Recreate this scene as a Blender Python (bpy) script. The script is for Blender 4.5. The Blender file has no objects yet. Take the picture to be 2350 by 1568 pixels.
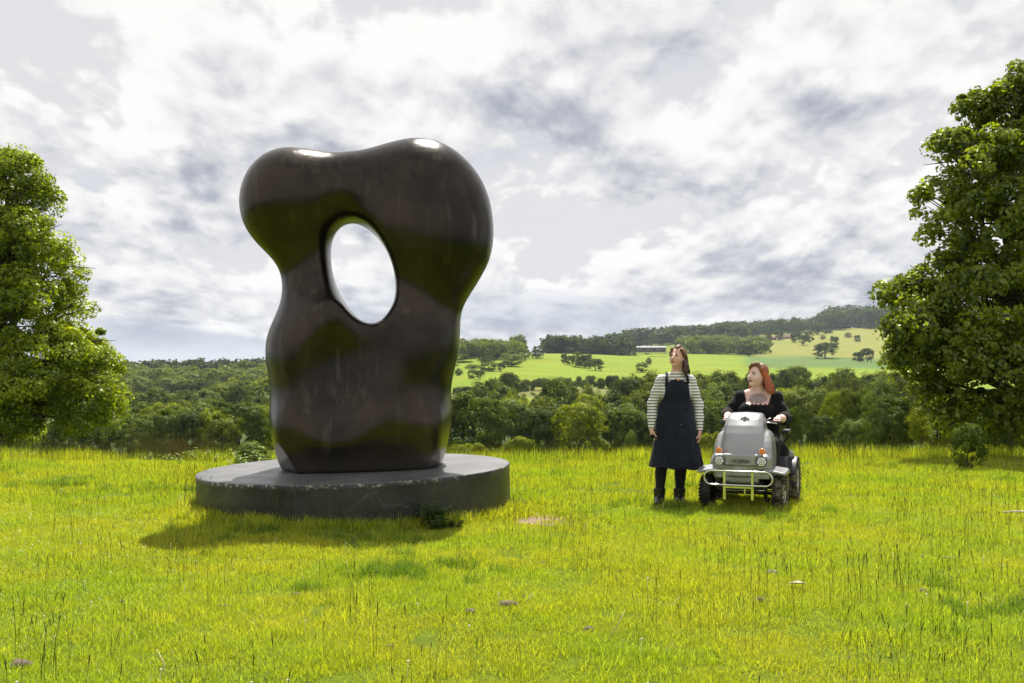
import bpy, math, random, time
import numpy as np
from math import radians as R, sin, cos, pi
from mathutils import Vector, Matrix, Euler

S = bpy.context.scene
COL = S.collection

# ------------------------------------------------------------------ camera
PITCH = math.atan(72 / 2285)
cam_data = bpy.data.cameras.new("camera")
cam_data.lens = 35.0
cam_data.sensor_width = 36.0
cam_data.clip_start = 0.1
cam_data.clip_end = 30000
cam = bpy.data.objects.new("camera", cam_data)
COL.objects.link(cam)
CAMZ = 1.45
cam.location = (0, 0, CAMZ)
cam.rotation_euler = (R(90) + PITCH, 0, 0)
S.camera = cam

CLX, CLY = 8.1, 1.3
SUN_EL, SUN_AZ = R(59), R(8)          # azimuth measured from +Y towards +X
SUN_DIR = Vector((sin(SUN_AZ) * cos(SUN_EL), cos(SUN_AZ) * cos(SUN_EL), sin(SUN_EL)))

# ------------------------------------------------------------------ node helper
class NT:
    def __init__(self, tree):
        self.t = tree; self.n = tree.nodes; self.l = tree.links
    def new(self, kind, **kw):
        nd = self.n.new(kind)
        for k, v in kw.items(): setattr(nd, k, v)
        return nd
    def put(self, sock, v):
        if isinstance(v, bpy.types.NodeSocket): self.l.new(v, sock)
        elif v is not None:
            if sock.type == 'RGBA' and len(v) == 3: v = (*v, 1)
            sock.default_value = v
    def m(self, op, a, b=None, c=None, clamp=False):
        nd = self.new('ShaderNodeMath', operation=op); nd.use_clamp = clamp
        for i, v in enumerate((a, b, c)): self.put(nd.inputs[i], v) if v is not None else None
        return nd.outputs[0]
    def v(self, op, a, b=None, scale=None):
        nd = self.new('ShaderNodeVectorMath', operation=op)
        self.put(nd.inputs[0], a)
        if b is not None: self.put(nd.inputs[1], b)
        if scale is not None: self.put(nd.inputs[3], scale)
        return nd.outputs[0]
    def xyz(self, x, y, z):
        nd = self.new('ShaderNodeCombineXYZ')
        for i, v in enumerate((x, y, z)): self.put(nd.inputs[i], v)
        return nd.outputs[0]
    def sep(self, v):
        nd = self.new('ShaderNodeSeparateXYZ'); self.put(nd.inputs[0], v); return nd.outputs
    def noise(self, vec, scale, detail=4, rough=.5, dist=0., dim='3D'):
        nd = self.new('ShaderNodeTexNoise', noise_dimensions=dim)
        self.put(nd.inputs['Vector'], vec); self.put(nd.inputs['Scale'], scale)
        self.put(nd.inputs['Detail'], detail); self.put(nd.inputs['Roughness'], rough); self.put(nd.inputs['Distortion'], dist)
        return nd.outputs['Fac']
    def step(self, v, lo, hi, a=0., b=1.):
        nd = self.new('ShaderNodeMapRange', interpolation_type='SMOOTHSTEP')
        for i, x in enumerate((v, lo, hi, a, b)): self.put(nd.inputs[i], x)
        return nd.outputs[0]
    def mix(self, f, a, b, mode='MIX'):
        nd = self.new('ShaderNodeMix', data_type='RGBA', blend_type=mode)
        self.put(nd.inputs[0], f); self.put(nd.inputs[6], a); self.put(nd.inputs[7], b)
        return nd.outputs[2]
    def attr(self, name, out='Fac'):
        nd = self.new('ShaderNodeAttribute', attribute_name=name); return nd.outputs[out]

# ------------------------------------------------------------------ sky
world = bpy.data.worlds.new("World"); S.world = world
world.use_nodes = True
W = NT(world.node_tree); W.n.clear()
w_out = W.new('ShaderNodeOutputWorld'); w_bg = W.new('ShaderNodeBackground')
W.l.new(w_bg.outputs[0], w_out.inputs[0])
sky = W.new('ShaderNodeTexSky', sky_type='NISHITA')
sky.sun_disc = False
sky.sun_elevation = SUN_EL
sky.sun_rotation = SUN_AZ
sky.altitude = 100; sky.air_density = 1.0; sky.dust_density = 1.5
tc = W.new('ShaderNodeTexCoord')
d = tc.outputs['Generated']
dx, dy, dz = W.sep(d)
zc = W.m('ADD', W.m('MAXIMUM', dz, 0.0), 0.32)
px = W.m('DIVIDE', dx, zc); py = W.m('DIVIDE', dy, zc)
P = W.xyz(px, py, 3.7)
warp = W.new('ShaderNodeTexNoise'); W.put(warp.inputs['Vector'], P); W.put(warp.inputs['Scale'], 1.5); W.put(warp.inputs['Detail'], 2)
P2 = W.v('ADD', P, W.v('SCALE', W.v('SUBTRACT', warp.outputs['Color'], (.5, .5, .5)), scale=.18))
blue = W.v('SCALE', sky.outputs[0], scale=0.075)
# high veil: nearly everywhere, thinner in places where pale blue shows
veil_n = W.noise(W.v('ADD', W.v('MULTIPLY', P2, (.55, 1.0, 1)), (11.3, 2.1, 0)), 1.3, 5, .5)
veil = W.step(veil_n, .36, .56, .62, 1.0)
base = W.mix(veil, W.mix(.6, blue, (.46, .53, .74)), (.75, .75, .77))
# cumulus layer: billowy lumps, lit from above, grey-blue undersides
def cum(vec, fine=True):
    n_ = W.noise(vec, 2.4, 10, .58, dim='2D')
    vo = W.new('ShaderNodeTexVoronoi', feature='F1', voronoi_dimensions='2D'); W.put(vo.inputs['Vector'], vec); W.put(vo.inputs['Scale'], 6.5)
    vo.inputs['Detail'].default_value = 2.0; vo.inputs['Roughness'].default_value = .45; vo.inputs['Lacunarity'].default_value = 2.3; vo.normalize = True
    return W.m('ADD', W.m('MULTIPLY', n_, .70), W.m('MULTIPLY', W.m('SUBTRACT', 1.0, vo.outputs['Distance']), .30))
CO = W.v('ADD', W.v('MULTIPLY', P2, (1.12, .82, 1)), (CLX, CLY, 0))
c0 = cum(CO)
c1 = cum(W.v('ADD', CO, (-0.012, -.038, 0)))     # a sample nearer the eye = higher up on a cloud's face
c2 = cum(W.v('ADD', CO, (-0.04, -.115, 0)))
relief = W.m('ADD', W.m('MULTIPLY', W.m('SUBTRACT', c0, c1), 1.3), W.m('SUBTRACT', c0, c2))
big = W.noise(W.v('ADD', P2, (23.0, 4.0, 0)), .8, 3, .5)
horiz = W.step(dz, .0, .33, 1.0, .0)          # lower in the sky we look through more cloud
den = W.m('ADD', c0, W.m('MULTIPLY', W.m('SUBTRACT', big, .5), .35))
den = W.m('ADD', den, W.m('MULTIPLY', horiz, .05))
cover = W.step(den, .478, .54)
core = W.step(den, .50, .72)
lit = W.m('ADD', W.m('MULTIPLY', relief, 2.5), .80)
lit = W.m('ADD', lit, W.m('MULTIPLY', core, -.50))
lit = W.m('ADD', lit, W.m('MULTIPLY', W.m('SUBTRACT', W.noise(CO, 5.0, 6, .55, dim='2D'), .5), .55))
lit = W.step(lit, -.12, 1.08)
ccol = W.mix(lit, (.35, .38, .47), (.99, .975, .955))
skyc = W.mix(cover, base, ccol)
# long flat grey-blue banks seen edge-on near the horizon
band_n = W.noise(W.xyz(W.m('MULTIPLY', dx, 3.0), W.m('MULTIPLY', dy, 3.0), W.m('MULTIPLY', dz, 22.0)), 1.0, 6, .6)
band = W.m('MULTIPLY', W.step(band_n, .46, .60), W.step(dz, .01, .13, .75, .0))
skyc = W.mix(band, skyc, (.36, .43, .56))
# pale glow right at the horizon
skyc = W.mix(W.step(dz, .0, .05, .55, 0.), skyc, (.74, .74, .76))
below = W.step(dz, -.08, -.01, 1., 0.)
skyc = W.mix(below, skyc, (.12, .15, .08))
W.put(w_bg.inputs[0], skyc); w_bg.inputs[1].default_value = .58

world.cycles.sampling_method = 'MANUAL'; world.cycles.sample_map_resolution = 512
# ------------------------------------------------------------------ sun + exposure
sun_data = bpy.data.lights.new("sun", 'SUN'); sun_data.energy = 5.0; sun_data.angle = R(.5); sun_data.color = (1.0, .955, .87)
sun = bpy.data.objects.new("sun", sun_data); COL.objects.link(sun)
sun.rotation_euler = SUN_DIR.to_track_quat('Z', 'Y').to_euler()
S.view_settings.view_transform = 'Standard'; S.view_settings.look = 'None'
S.view_settings.exposure = 0.78; S.view_settings.gamma = 1.0; S.view_settings.use_curve_mapping = False
S.render.engine = 'CYCLES'
S.cycles.max_bounces = 6; S.cycles.transparent_max_bounces = 8; S.cycles.diffuse_bounces = 3
S.cycles.transmission_bounces = 4; S.cycles.use_denoising = True
S.cycles.use_adaptive_sampling = True; S.cycles.adaptive_threshold = .02
S.cycles.sample_clamp_indirect = 6

# ------------------------------------------------------------------ helpers
FWD = Vector((0, cos(PITCH), sin(PITCH))); UP = Vector((0, -sin(PITCH), cos(PITCH)))
def at(px_, py_, Y):
    """world point at depth Y seen at pixel (px, py) of the 2350 px wide view"""
    v = Vector(((px_ - 1175) / 2285, 0, 0)) + UP * ((784 - py_) / 2285) + FWD
    v *= Y / v.y
    return Vector((v.x, Y, CAMZ + v.z))

def tag(o, label=None, cat=None, group=None, kind=None):
    if label: o['label'] = label
    if cat: o['category'] = cat
    if group: o['group'] = group
    if kind: o['kind'] = kind
    return o
def link(o, parent=None):
    COL.objects.link(o)
    if parent is not None: o.parent = parent
    return o
def empty(name, loc=(0, 0, 0), rz=0, rot=None):
    o = bpy.data.objects.new(name, None); o.location = loc
    o.rotation_euler = rot if rot else (0, 0, rz); o.empty_display_size = .1
    return link(o)
def np_mesh(name, V, F, smooth=True, mat=None):
    """V (n,3); F (m,k) all faces of k corners, or a list of lists"""
    me = bpy.data.meshes.new(name)
    V = np.asarray(V, dtype=np.float32)
    if isinstance(F, np.ndarray):
        m, k = F.shape
        me.vertices.add(len(V)); me.vertices.foreach_set('co', V.ravel())
        me.loops.add(m * k); me.loops.foreach_set('vertex_index', F.astype(np.int32).ravel())
        me.polygons.add(m); me.polygons.foreach_set('loop_start', np.arange(0, m * k, k, dtype=np.int32))
        me.polygons.foreach_set('loop_total', np.full(m, k, dtype=np.int32))
        me.update(calc_edges=True); me.validate()
    else:
        me.from_pydata([tuple(map(float, v)) for v in V], [], [list(f) for f in F]); me.update()
    if smooth: me.polygons.foreach_set('use_smooth', np.ones(len(me.polygons), dtype=bool))
    for mm in ([mat] if mat is not None and not isinstance(mat, (list, tuple)) else (mat or [])): me.materials.append(mm)
    return me
def obj(name, me, parent=None, **kw):
    o = bpy.data.objects.new(name, me); link(o, parent); tag(o, **kw); return o

def mat(name):
    m = bpy.data.materials.new(name); m.use_nodes = True
    t = NT(m.node_tree); return m, t, t.n['Principled BSDF']
def simple(name, col, rough=.6, metal=0., spec=.5, bump=None, var=None, coat=0.):
    m, t, b = mat(name)
    b.inputs['Roughness'].default_value = rough; b.inputs['Metallic'].default_value = metal
    b.inputs['Specular IOR Level'].default_value = spec; b.inputs['Coat Weight'].default_value = coat
    co = t.new('ShaderNodeTexCoord').outputs['Object']
    if var:
        n = t.noise(co, var[0], 5, .6)
        c2 = tuple(min(1, c * var[1]) for c in col)
        t.put(b.inputs['Base Color'], t.mix(t.step(n, .35, .65), col, c2))
    else: b.inputs['Base Color'].default_value = (*col, 1)
    if bump:
        bn = t.new('ShaderNodeBump'); bn.inputs['Strength'].default_value = bump[1]; bn.inputs['Distance'].default_value = bump[2] if len(bump) > 2 else .005
        t.put(bn.inputs['Height'], t.noise(co, bump[0], 6, .6)); t.l.new(bn.outputs[0], b.inputs['Normal'])
    return m

# ------------------------------------------------------------------ terrain
rng = np.random.default_rng(7)
TY = [0.5, 17.0, 20, 30, 50, 80, 120, 200, 250, 300, 450, 600, 850, 1100, 1400, 1800, 3000, 9000]
TZ = {
 -900: [0, 0, -.5, -1.15, -2.9, -5.4, -8.9, -12.5, -13, -13.5, -13, -9, -1.5, -3, -8, -14, -30, -60],
    0: [0, 0, -.30, -1.15, -2.9, -5.4, -8.9, -12.5, -13, -13.5, -13, -9, -1.5, -3, -8, -14, -30, -60],
  300: [0, 0, -.45, -1.15, -2.9, -5.4, -8.9, -12.5, -13, -13.5, -13, -9, -1.0, -3, -8, -14, -30, -60],
  560: [0, 0, -.45, -1.15, -2.9, -5.4, -8.9, -12.5, -13, -13.5, -13, -9, -1.0, -3, -8, -14, -30, -60],
  760: [0, 0, -.45, -1.15, -2.9, -5.4, -8.9, -12.5, -13, -13.5, -9, -3, 4, 2, -4, -10, -30, -60],
  985: [0, 0, -.45, -1.15, -2.9, -5.4, -9.6, -17, -17, -9, -2.5, 9, 18, 14, 6, 0, -20, -60],
 1130: [0, 0, -.45, -1.15, -2.9, -5.4, -9.6, -18, -17, -9, -2, 9, 22, 18, 10, 0, -20, -60],
 1250: [0, 0, -.40, -1.15, -2.9, -5.4, -8.9, -12.2, -11.5, -8, -2.5, 5.5, 19, 20, 14, 6, -20, -60],
 1450: [0, 0, -.35, -1.15, -2.9, -5.4, -8.9, -12.2, -11.5, -8, -3, 3.5, 14.5, 28, 44, 40, 0, -60],
 1700: [0, 0, -.25, -1.15, -2.9, -5.4, -8.9, -12.2, -11.5, -9, -3, 4.0, 14.5, 28, 50, 70, 50, -60],
 1850: [0, 0, -.25, -1.15, -2.9, -5.4, -8.9, -12.2, -11.5, -9, -3, 3.5, 14, 33, 58, 83, 60, -60],
 2000: [0, 0, -.25, -1.15, -2.9, -5.4, -8.9, -12.2, -11.5, -9, -3, 3, 12, 32, 60, 90, 75, -60],
 2350: [0, 0, -.25, -1.15, -2.9, -5.4, -8.9, -12.2, -11.5, -9, -3, 3, 12, 32, 60, 90, 75, -60],
 3300: [0, 0, -.25, -1.15, -2.9, -5.4, -8.9, -12.2, -11.5, -9, -3, 3, 12, 32, 60, 90, 75, -60]}
_sx = np.array(sorted(TZ)); _tab = np.array([TZ[k] for k in _sx], float)
LY = np.linspace(math.log(.5), math.log(9000), 420); SX = np.linspace(-900, 3300, 260)
_g = np.array([np.interp(LY, np.log(TY), r) for r in _tab])
GRID = np.array([np.interp(SX, _sx, _g[:, j]) for j in range(len(LY))]).T      # (sx, ly)
def _blur(a, axis, k, n):
    for _ in range(n):
        p = np.pad(a, [(k, k) if i == axis else (0, 0) for i in range(2)], mode='edge')
        a = sum(np.take(p, range(i, i + GRID.shape[axis]), axis=axis) for i in range(2 * k + 1)) / (2 * k + 1)
    return a
GRID = _blur(_blur(GRID, 1, 4, 2), 0, 6, 3)
def tz(X, Y):
    X = np.asarray(X, float); Y = np.asarray(Y, float)
    sx = 1175 + 2285 * X / np.maximum(Y, 16)
    u = np.clip((sx + 900) / 4200 * 259, 0, 258.999); v = np.clip((np.log(np.maximum(Y, .5)) - LY[0]) / (LY[-1] - LY[0]) * 419, 0, 418.999)
    i = u.astype(int); j = v.astype(int); fu = u - i; fv = v - j
    z = (GRID[i, j] * (1 - fu) + GRID[i + 1, j] * fu) * (1 - fv) + (GRID[i, j + 1] * (1 - fu) + GRID[i + 1, j + 1] * fu) * fv
    z = np.where(Y < 14.5, 0, z)
    b = .022 * np.sin(X * 1.3 + 1) * np.sin(Y * 1.1) + .015 * np.sin(X * 2.9 + Y * 2.3)
    far = np.clip((Y - 60) / 300, 0, 1)
    return z + b + far * (1.0 * np.sin(X / 37) * np.cos(Y / 61) + .5 * np.sin(X / 17 + Y / 29))
def tzf(x, y): return float(tz(x, y))

Yr = np.concatenate([np.linspace(-12, 0, 8), np.linspace(.6, 40, 110), np.exp(np.linspace(math.log(41), math.log(9000), 260))])
Tc = np.linspace(-1.05, 1.05, 300)
YY, TT = np.meshgrid(Yr, Tc, indexing='ij')
XX = TT * (YY + 14)
ZZ = tz(XX, YY)
nr, nc = XX.shape
V = np.stack([XX, YY, ZZ], -1).reshape(-1, 3)
idx = np.arange(nr * nc).reshape(nr, nc)
F = np.stack([idx[:-1, :-1], idx[:-1, 1:], idx[1:, 1:], idx[1:, :-1]], -1).reshape(-1, 4)

def lerp(a, b, t): return a + (b - a) * t[..., None]
def ss(x, a, b): t = np.clip((x - a) / (b - a), 0, 1); return t * t * (3 - 2 * t)
SXX = 1175 + 2285 * XX / np.maximum(YY, 16)
wob = 25 * np.sin(XX / 40 + 1.3) + 15 * np.sin(XX / 15.)
C = np.zeros((nr, nc, 3)) + np.array([.13, .165, .010])
rough_g = np.array([.055, .085, .018]); field = np.array([.21, .275, .018]); hay = np.array([.245, .25, .055]); greyg = np.array([.12, .185, .05]); tan = np.array([.22, .19, .09])
C = lerp(C, np.broadcast_to(rough_g, C.shape), ss(YY, 26, 45))
inf = ss(YY + wob * .3, 262, 285) * (1 - ss(YY, 900, 960)) * ss(SXX + wob * 2, 800, 990)
C = lerp(C, np.broadcast_to(field, C.shape), inf)
strip = ss(YY + wob * .5, 345, 360) * (1 - ss(YY + wob * .5, 385, 405)) * ss(SXX, 960, 1000)
C = lerp(C, np.broadcast_to(tan * .8, C.shape), strip * .7)
rs = ss(SXX, 1690, 1735) * ss(YY, 560, 640)
C = lerp(C, np.broadcast_to(greyg, C.shape), rs)
C = lerp(C, np.broadcast_to(hay, C.shape), rs * ss(YY + wob * 2 + (SXX - 1850) * .2, 850, 930))
upl = ss(SXX, 1380, 1430) * (1 - ss(SXX, 1690, 1740)) * ss(YY, 930, 980)
C = lerp(C, np.broadcast_to(field * .8, C.shape), upl)
me = np_mesh('ground', V, F, True)
ca = me.color_attributes.new('cover', 'FLOAT_COLOR', 'POINT')
ca.data.foreach_set('color', np.concatenate([C, np.ones((nr, nc, 1))], -1).astype(np.float32).ravel())
gm, t, b = mat('grass_ground')
geo = t.new('ShaderNodeNewGeometry').outputs['Position']
c = t.attr('cover', 'Color')
n1 = t.noise(geo, .6, 5, .6); n2 = t.noise(geo, 9, 6, .7); n3 = t.noise(geo, .02, 6, .65)
c = t.mix(t.step(n1, .3, .7, 0., .5), c, t.mix(1., c, (.62, .85, .8), 'MULTIPLY'))
c = t.mix(t.step(n2, .35, .65, 0., .55), c, t.mix(1., c, (.42, .5, .5), 'MULTIPLY'))
c = t.mix(t.step(n3, .4, .62, 0., .6), c, t.mix(1., c, (1.15, .9, .8), 'MULTIPLY'))
far_f = t.step(t.sep(geo)[1], 150, 300)
n4 = t.noise(t.v('MULTIPLY', geo, (.012, .05, 0)), 1, 6, .7); n5 = t.noise(t.v('MULTIPLY', geo, (.25, .02, 0)), 1, 3, .6)
c = t.mix(t.m('MULTIPLY', far_f, t.step(n4, .42, .62, 0., .75)), c, t.mix(1., c, (.72, .80, .75), 'MULTIPLY'))
c = t.mix(t.m('MULTIPLY', far_f, t.step(n5, .45, .6, 0., .45)), c, t.mix(1., c, (1.2, 1.08, .9), 'MULTIPLY'))
# the patch of bare trodden soil to the right of the plinth
sx_, sy_, _z = t.sep(geo)
qx = t.m('DIVIDE', t.m('SUBTRACT', sx_, .245), .27); qy = t.m('DIVIDE', t.m('SUBTRACT', sy_, 10.05), .34)
q = t.m('ADD', t.m('MULTIPLY', qx, qx), t.m('MULTIPLY', qy, qy))
q = t.m('ADD', q, t.m('MULTIPLY', t.m('SUBTRACT', t.noise(geo, 6, 5, .7), .5), 1.8))
soil = t.step(q, .8, 1.5, 1., 0.)
c = t.mix(soil, c, t.mix(t.noise(geo, 40, 5, .7), (.15, .10, .065), (.36, .27, .20)))
t.put(b.inputs['Base Color'], c); b.inputs['Roughness'].default_value = .95; b.inputs['Specular IOR Level'].default_value = .1
bn = t.new('ShaderNodeBump'); bn.inputs['Strength'].default_value = .6; bn.inputs['Distance'].default_value = .03
t.put(bn.inputs['Height'], t.noise(geo, 25, 6, .7)); t.l.new(bn.outputs[0], b.inputs['Normal'])
me.materials.append(gm)
obj('ground', me, kind='structure')

# lake in the valley bottom, glimpsed between the trunks
wm, t, b = mat('lake_water')
b.inputs['Base Color'].default_value = (.10, .12, .12, 1); b.inputs['Roughness'].default_value = .12
bn = t.new('ShaderNodeBump'); bn.inputs['Strength'].default_value = .25; bn.inputs['Distance'].default_value = .05
t.put(bn.inputs['Height'], t.noise(t.v('MULTIPLY', t.new('ShaderNodeTexCoord').outputs['Object'], (1, .5, 1)), 1.2, 4, .6)); t.l.new(bn.outputs[0], b.inputs['Normal'])
a = np.linspace(0, 2 * pi, 48, endpoint=False)
V = np.stack([-4 + 22 * np.cos(a) * (1 + .12 * np.sin(3 * a)), 228 + 40 * np.sin(a) * (1 + .1 * np.cos(2 * a)), np.full(48, -15.6)], -1)
obj('lake_water', np_mesh('lake_water', V, [list(range(48))], False, wm), kind='structure')
# ------------------------------------------------------------------ foliage materials
def leaf_mat(name, base, tip, trans=.26, gloss=.014, rand=.6):
    m = bpy.data.materials.new(name); m.use_nodes = True
    t = NT(m.node_tree); t.n.clear()
    out = t.new('ShaderNodeOutputMaterial')
    tint = t.attr('tint')
    c = t.mix(tint, base, tip)
    oi = t.new('ShaderNodeObjectInfo').outputs['Random']
    c = t.mix(t.m('MULTIPLY', oi, rand), c, t.mix(1., c, (1.45, 1.15, .8), 'MULTIPLY'))
    oi2 = t.m('FRACT', t.m('MULTIPLY', oi, 7.31))
    c = t.mix(t.m('MULTIPLY', oi2, rand * 1.6), c, t.mix(1., c, (.55, .68, .85), 'MULTIPLY'))
    d_ = t.new('ShaderNodeBsdfDiffuse'); t.put(d_.inputs['Color'], c)
    tr = t.new('ShaderNodeBsdfTranslucent'); t.put(tr.inputs['Color'], t.mix(1., c, (1.8, 1.75, .55), 'MULTIPLY'))
    gl = t.new('ShaderNodeBsdfGlossy'); gl.inputs['Roughness'].default_value = .38; gl.inputs['Color'].default_value = (.55, .62, .45, 1)
    mx = t.new('ShaderNodeMixShader'); mx.inputs[0].default_value = trans
    t.l.new(d_.outputs[0], mx.inputs[1]); t.l.new(tr.outputs[0], mx.inputs[2])
    m2 = t.new('ShaderNodeMixShader'); t.put(m2.inputs[0], gloss)
    t.l.new(mx.outputs[0], m2.inputs[1]); t.l.new(gl.outputs[0], m2.inputs[2]); t.l.new(m2.outputs[0], out.inputs[0])
    return m
M_LEAF = leaf_mat('broadleaf_foliage', (.048, .076, .012), (.16, .21, .028))
M_LEAFP = leaf_mat('pale_foliage', (.072, .105, .028), (.21, .27, .065), rand=.25)
M_LEAFY = leaf_mat('yellow_green_foliage', (.09, .12, .012), (.25, .29, .026), .5, rand=.2)
M_LEAFD = leaf_mat('dark_foliage', (.026, .044, .012), (.085, .12, .026), .3, rand=.2)
M_CONI = leaf_mat('conifer_foliage', (.018, .030, .014), (.04, .055, .022), .2, .01)
M_MAPLE = leaf_mat('maple_foliage', (.06, .10, .008), (.32, .38, .018), .5, .045, rand=0)
M_LIME = leaf_mat('lime_tree_foliage', (.042, .070, .008), (.26, .31, .020), .5, .06, rand=0)
M_BARK = simple('bark', (.075, .06, .045), .9, spec=.2, var=(8, .5), bump=(14, .7, .03))

def rand_unit(n):
    v = rng.normal(size=(n, 3)); return v / np.linalg.norm(v, axis=1, keepdims=True)
def leaf_quads(P, N, size, aspect=.8, fold=.25):
    """rhombus leaves folded along the midrib: returns V (4n,3), F (2n,3)"""
    n = len(P); r = rand_unit(n)
    T = np.cross(N, r); T /= np.linalg.norm(T, axis=1, keepdims=True) + 1e-9
    B = np.cross(N, T)
    s = size[:, None] if np.ndim(size) else size
    a = P - T * s * .5; c_ = P + T * s * .5
    b_ = P + B * s * aspect * .5 + N * s * fold * .3 - T * s * .08; d_ = P - B * s * aspect * .5 + N * s * fold * .3 - T * s * .08
    V = np.stack([a, b_, c_, d_], 1).reshape(-1, 3)
    i = np.arange(n)[:, None] * 4
    F = np.concatenate([i + [0, 1, 2], i + [0, 2, 3]], 1).reshape(-1, 3)
    return V, F
def crown_leaves(lobes, nclump, nleaf, lsize, crad=.16, seed=1, inner=.25, droop=0., vw=.65, rw=.5, rag=1.08, uw=.95, spray=0., form=True):
    """leaf positions for a crown made of ellipsoid lobes: many small clumps on the lobes' shells"""
    global rng
    rng = np.random.default_rng(seed)
    L = np.array(lobes, float)
    w = (L[:, 3] * L[:, 4] + L[:, 4] * L[:, 5] + L[:, 3] * L[:, 5]); w = w / w.sum()
    Ps, Ns, Ts = [], [], []
    which = rng.choice(len(L), size=nclump, p=w)
    u = rand_unit(nclump); u[:, 2] = np.where(rng.random(nclump) < .6, np.abs(u[:, 2]), u[:, 2])
    rad = np.where(rng.random(nclump) < inner, rng.uniform(.35, .85, nclump), rng.uniform(.84, rag, nclump))
    if spray: rad = np.where(rng.random(nclump) < spray, rng.uniform(1.05, 1.22, nclump), rad)
    cc = L[which, :3] + u * L[which, 3:6] * rad[:, None]
    # drop clumps buried deep inside another lobe
    keep = np.ones(nclump, bool)
    for l in L:
        q = (((cc - l[:3]) / l[3:6]) ** 2).sum(1); keep &= ~((q < .45) & (rng.random(nclump) < .8))
    cc, u = cc[keep], u[keep]
    cr = crad * rng.uniform(.55, 1.35, len(cc))
    if spray: cr = np.where(rad[keep] > 1.1, cr * .55, cr)
    ctint = rng.uniform(0, 1, len(cc)) ** 1.4
    k = np.repeat(np.arange(len(cc)), nleaf)
    v = rand_unit(len(k)); rr = rng.uniform(.25, 1.0, len(k)) ** .45
    off = v * rr[:, None] * cr[k][:, None]; off[:, 2] *= .75
    P = cc[k] + off
    P[:, 2] -= droop * cr[k] * rr ** 2
    ctr = (L[:, :3] * w[:, None]).sum(0); fo = cc - ctr; fo /= np.linalg.norm(fo, axis=1, keepdims=True) + 1e-6; uf = u * .45 + fo * .55 if form else u
    N = v * vw + uf[k] * uw + rand_unit(len(k)) * rw + np.array([0, 0, .30]); N /= np.linalg.norm(N, axis=1, keepdims=True)
    tint = np.clip(ctint[k] * .65 + rng.uniform(0, .5, len(k)) + v[:, 2] * .12, 0, 1)
    return P, N, tint, lsize * rng.uniform(.6, 1.25, len(k))
def leaf_mesh(name, P, N, tint, size, material):
    V, F = leaf_quads(P, N, size)
    me = bpy.data.meshes.new(name)
    m = len(F)
    me.vertices.add(len(V)); me.vertices.foreach_set('co', V.astype(np.float32).ravel())
    me.loops.add(m * 3); me.loops.foreach_set('vertex_index', F.astype(np.int32).ravel())
    me.polygons.add(m); me.polygons.foreach_set('loop_start', np.arange(0, m * 3, 3, dtype=np.int32)); me.polygons.foreach_set('loop_total', np.full(m, 3, dtype=np.int32))
    me.update(calc_edges=True)
    at_ = me.attributes.new('tint', 'FLOAT', 'POINT'); at_.data.foreach_set('value', np.repeat(tint, 4).astype(np.float32))
    me.materials.append(material)
    return me
def tube_np(pts, rad, n=7, cap=True):
    pts = [Vector(p) for p in pts]; V = []; F = []
    if np.isscalar(rad): rad = [rad] * len(pts)
    prev = None
    for i, p in enumerate(pts):
        tng = (pts[min(i + 1, len(pts) - 1)] - pts[max(i - 1, 0)]).normalized()
        if prev is None:
            a_ = Vector((1, 0, 0)) if abs(tng.x) < .8 else Vector((0, 1, 0)); nx = tng.cross(a_).normalized()
        else: nx = (prev - tng * prev.dot(tng)).normalized()
        prev = nx; ny = tng.cross(nx)
        for k in range(n):
            an = 2 * pi * k / n; V.append(p + (nx * cos(an) + ny * sin(an)) * rad[i])
    for i in range(len(pts) - 1):
        for k in range(n):
            F.append([i * n + k, i * n + (k + 1) % n, (i + 1) * n + (k + 1) % n, (i + 1) * n + k])
    if cap: F.append(list(range(n))[::-1]); F.append([(len(pts) - 1) * n + k for k in range(n)])
    return [tuple(v) for v in V], F
class MB:
    def __init__(self): self.V = []; self.F = []; self.M = []
    def add(self, V, F, mi=0):
        o = len(self.V); self.V += [tuple(v) for v in V]; self.F += [[i + o for i in f] for f in F]; self.M += [mi] * len(F); return self
    def tube(self, pts, rad, n=8, cap=True, mi=0): return self.add(*tube_np(pts, rad, n, cap), mi)
    def box(self, c, s, rot=None, mi=0):
        Vb = [Vector((x * s[0] / 2, y * s[1] / 2, z * s[2] / 2)) for x in (-1, 1) for y in (-1, 1) for z in (-1, 1)]
        if rot is not None: Vb = [rot @ v for v in Vb]
        Vb = [v + Vector(c) for v in Vb]
        return self.add(Vb, [[0, 1, 3, 2], [4, 6, 7, 5], [0, 4, 5, 1], [2, 3, 7, 6], [0, 2, 6, 4], [1, 5, 7, 3]], mi)
    def build(self, name, mats, parent=None, smooth=True, bevel=None, **kw):
        me = np_mesh(name, np.array(self.V), self.F, smooth, mats)
        if len(set(self.M)) > 1: me.polygons.foreach_set('material_index', np.array(self.M, dtype=np.int32))
        if bevel or smooth is None: me = bevel_mesh(me, bevel or 0)
        return obj(name, me, parent, **kw)
def bevel_mesh(me, w, seg=2):
    import bmesh
    bm = bmesh.new(); bm.from_mesh(me)
    es = [e for e in bm.edges if len(e.link_faces) == 2 and e.calc_face_angle(0) > .6]
    bmesh.ops.bevel(bm, geom=es, offset=w, segments=seg, profile=.6, affect='EDGES', clamp_overlap=True)
    bm.to_mesh(me); bm.free(); me.update()
    return me

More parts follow.
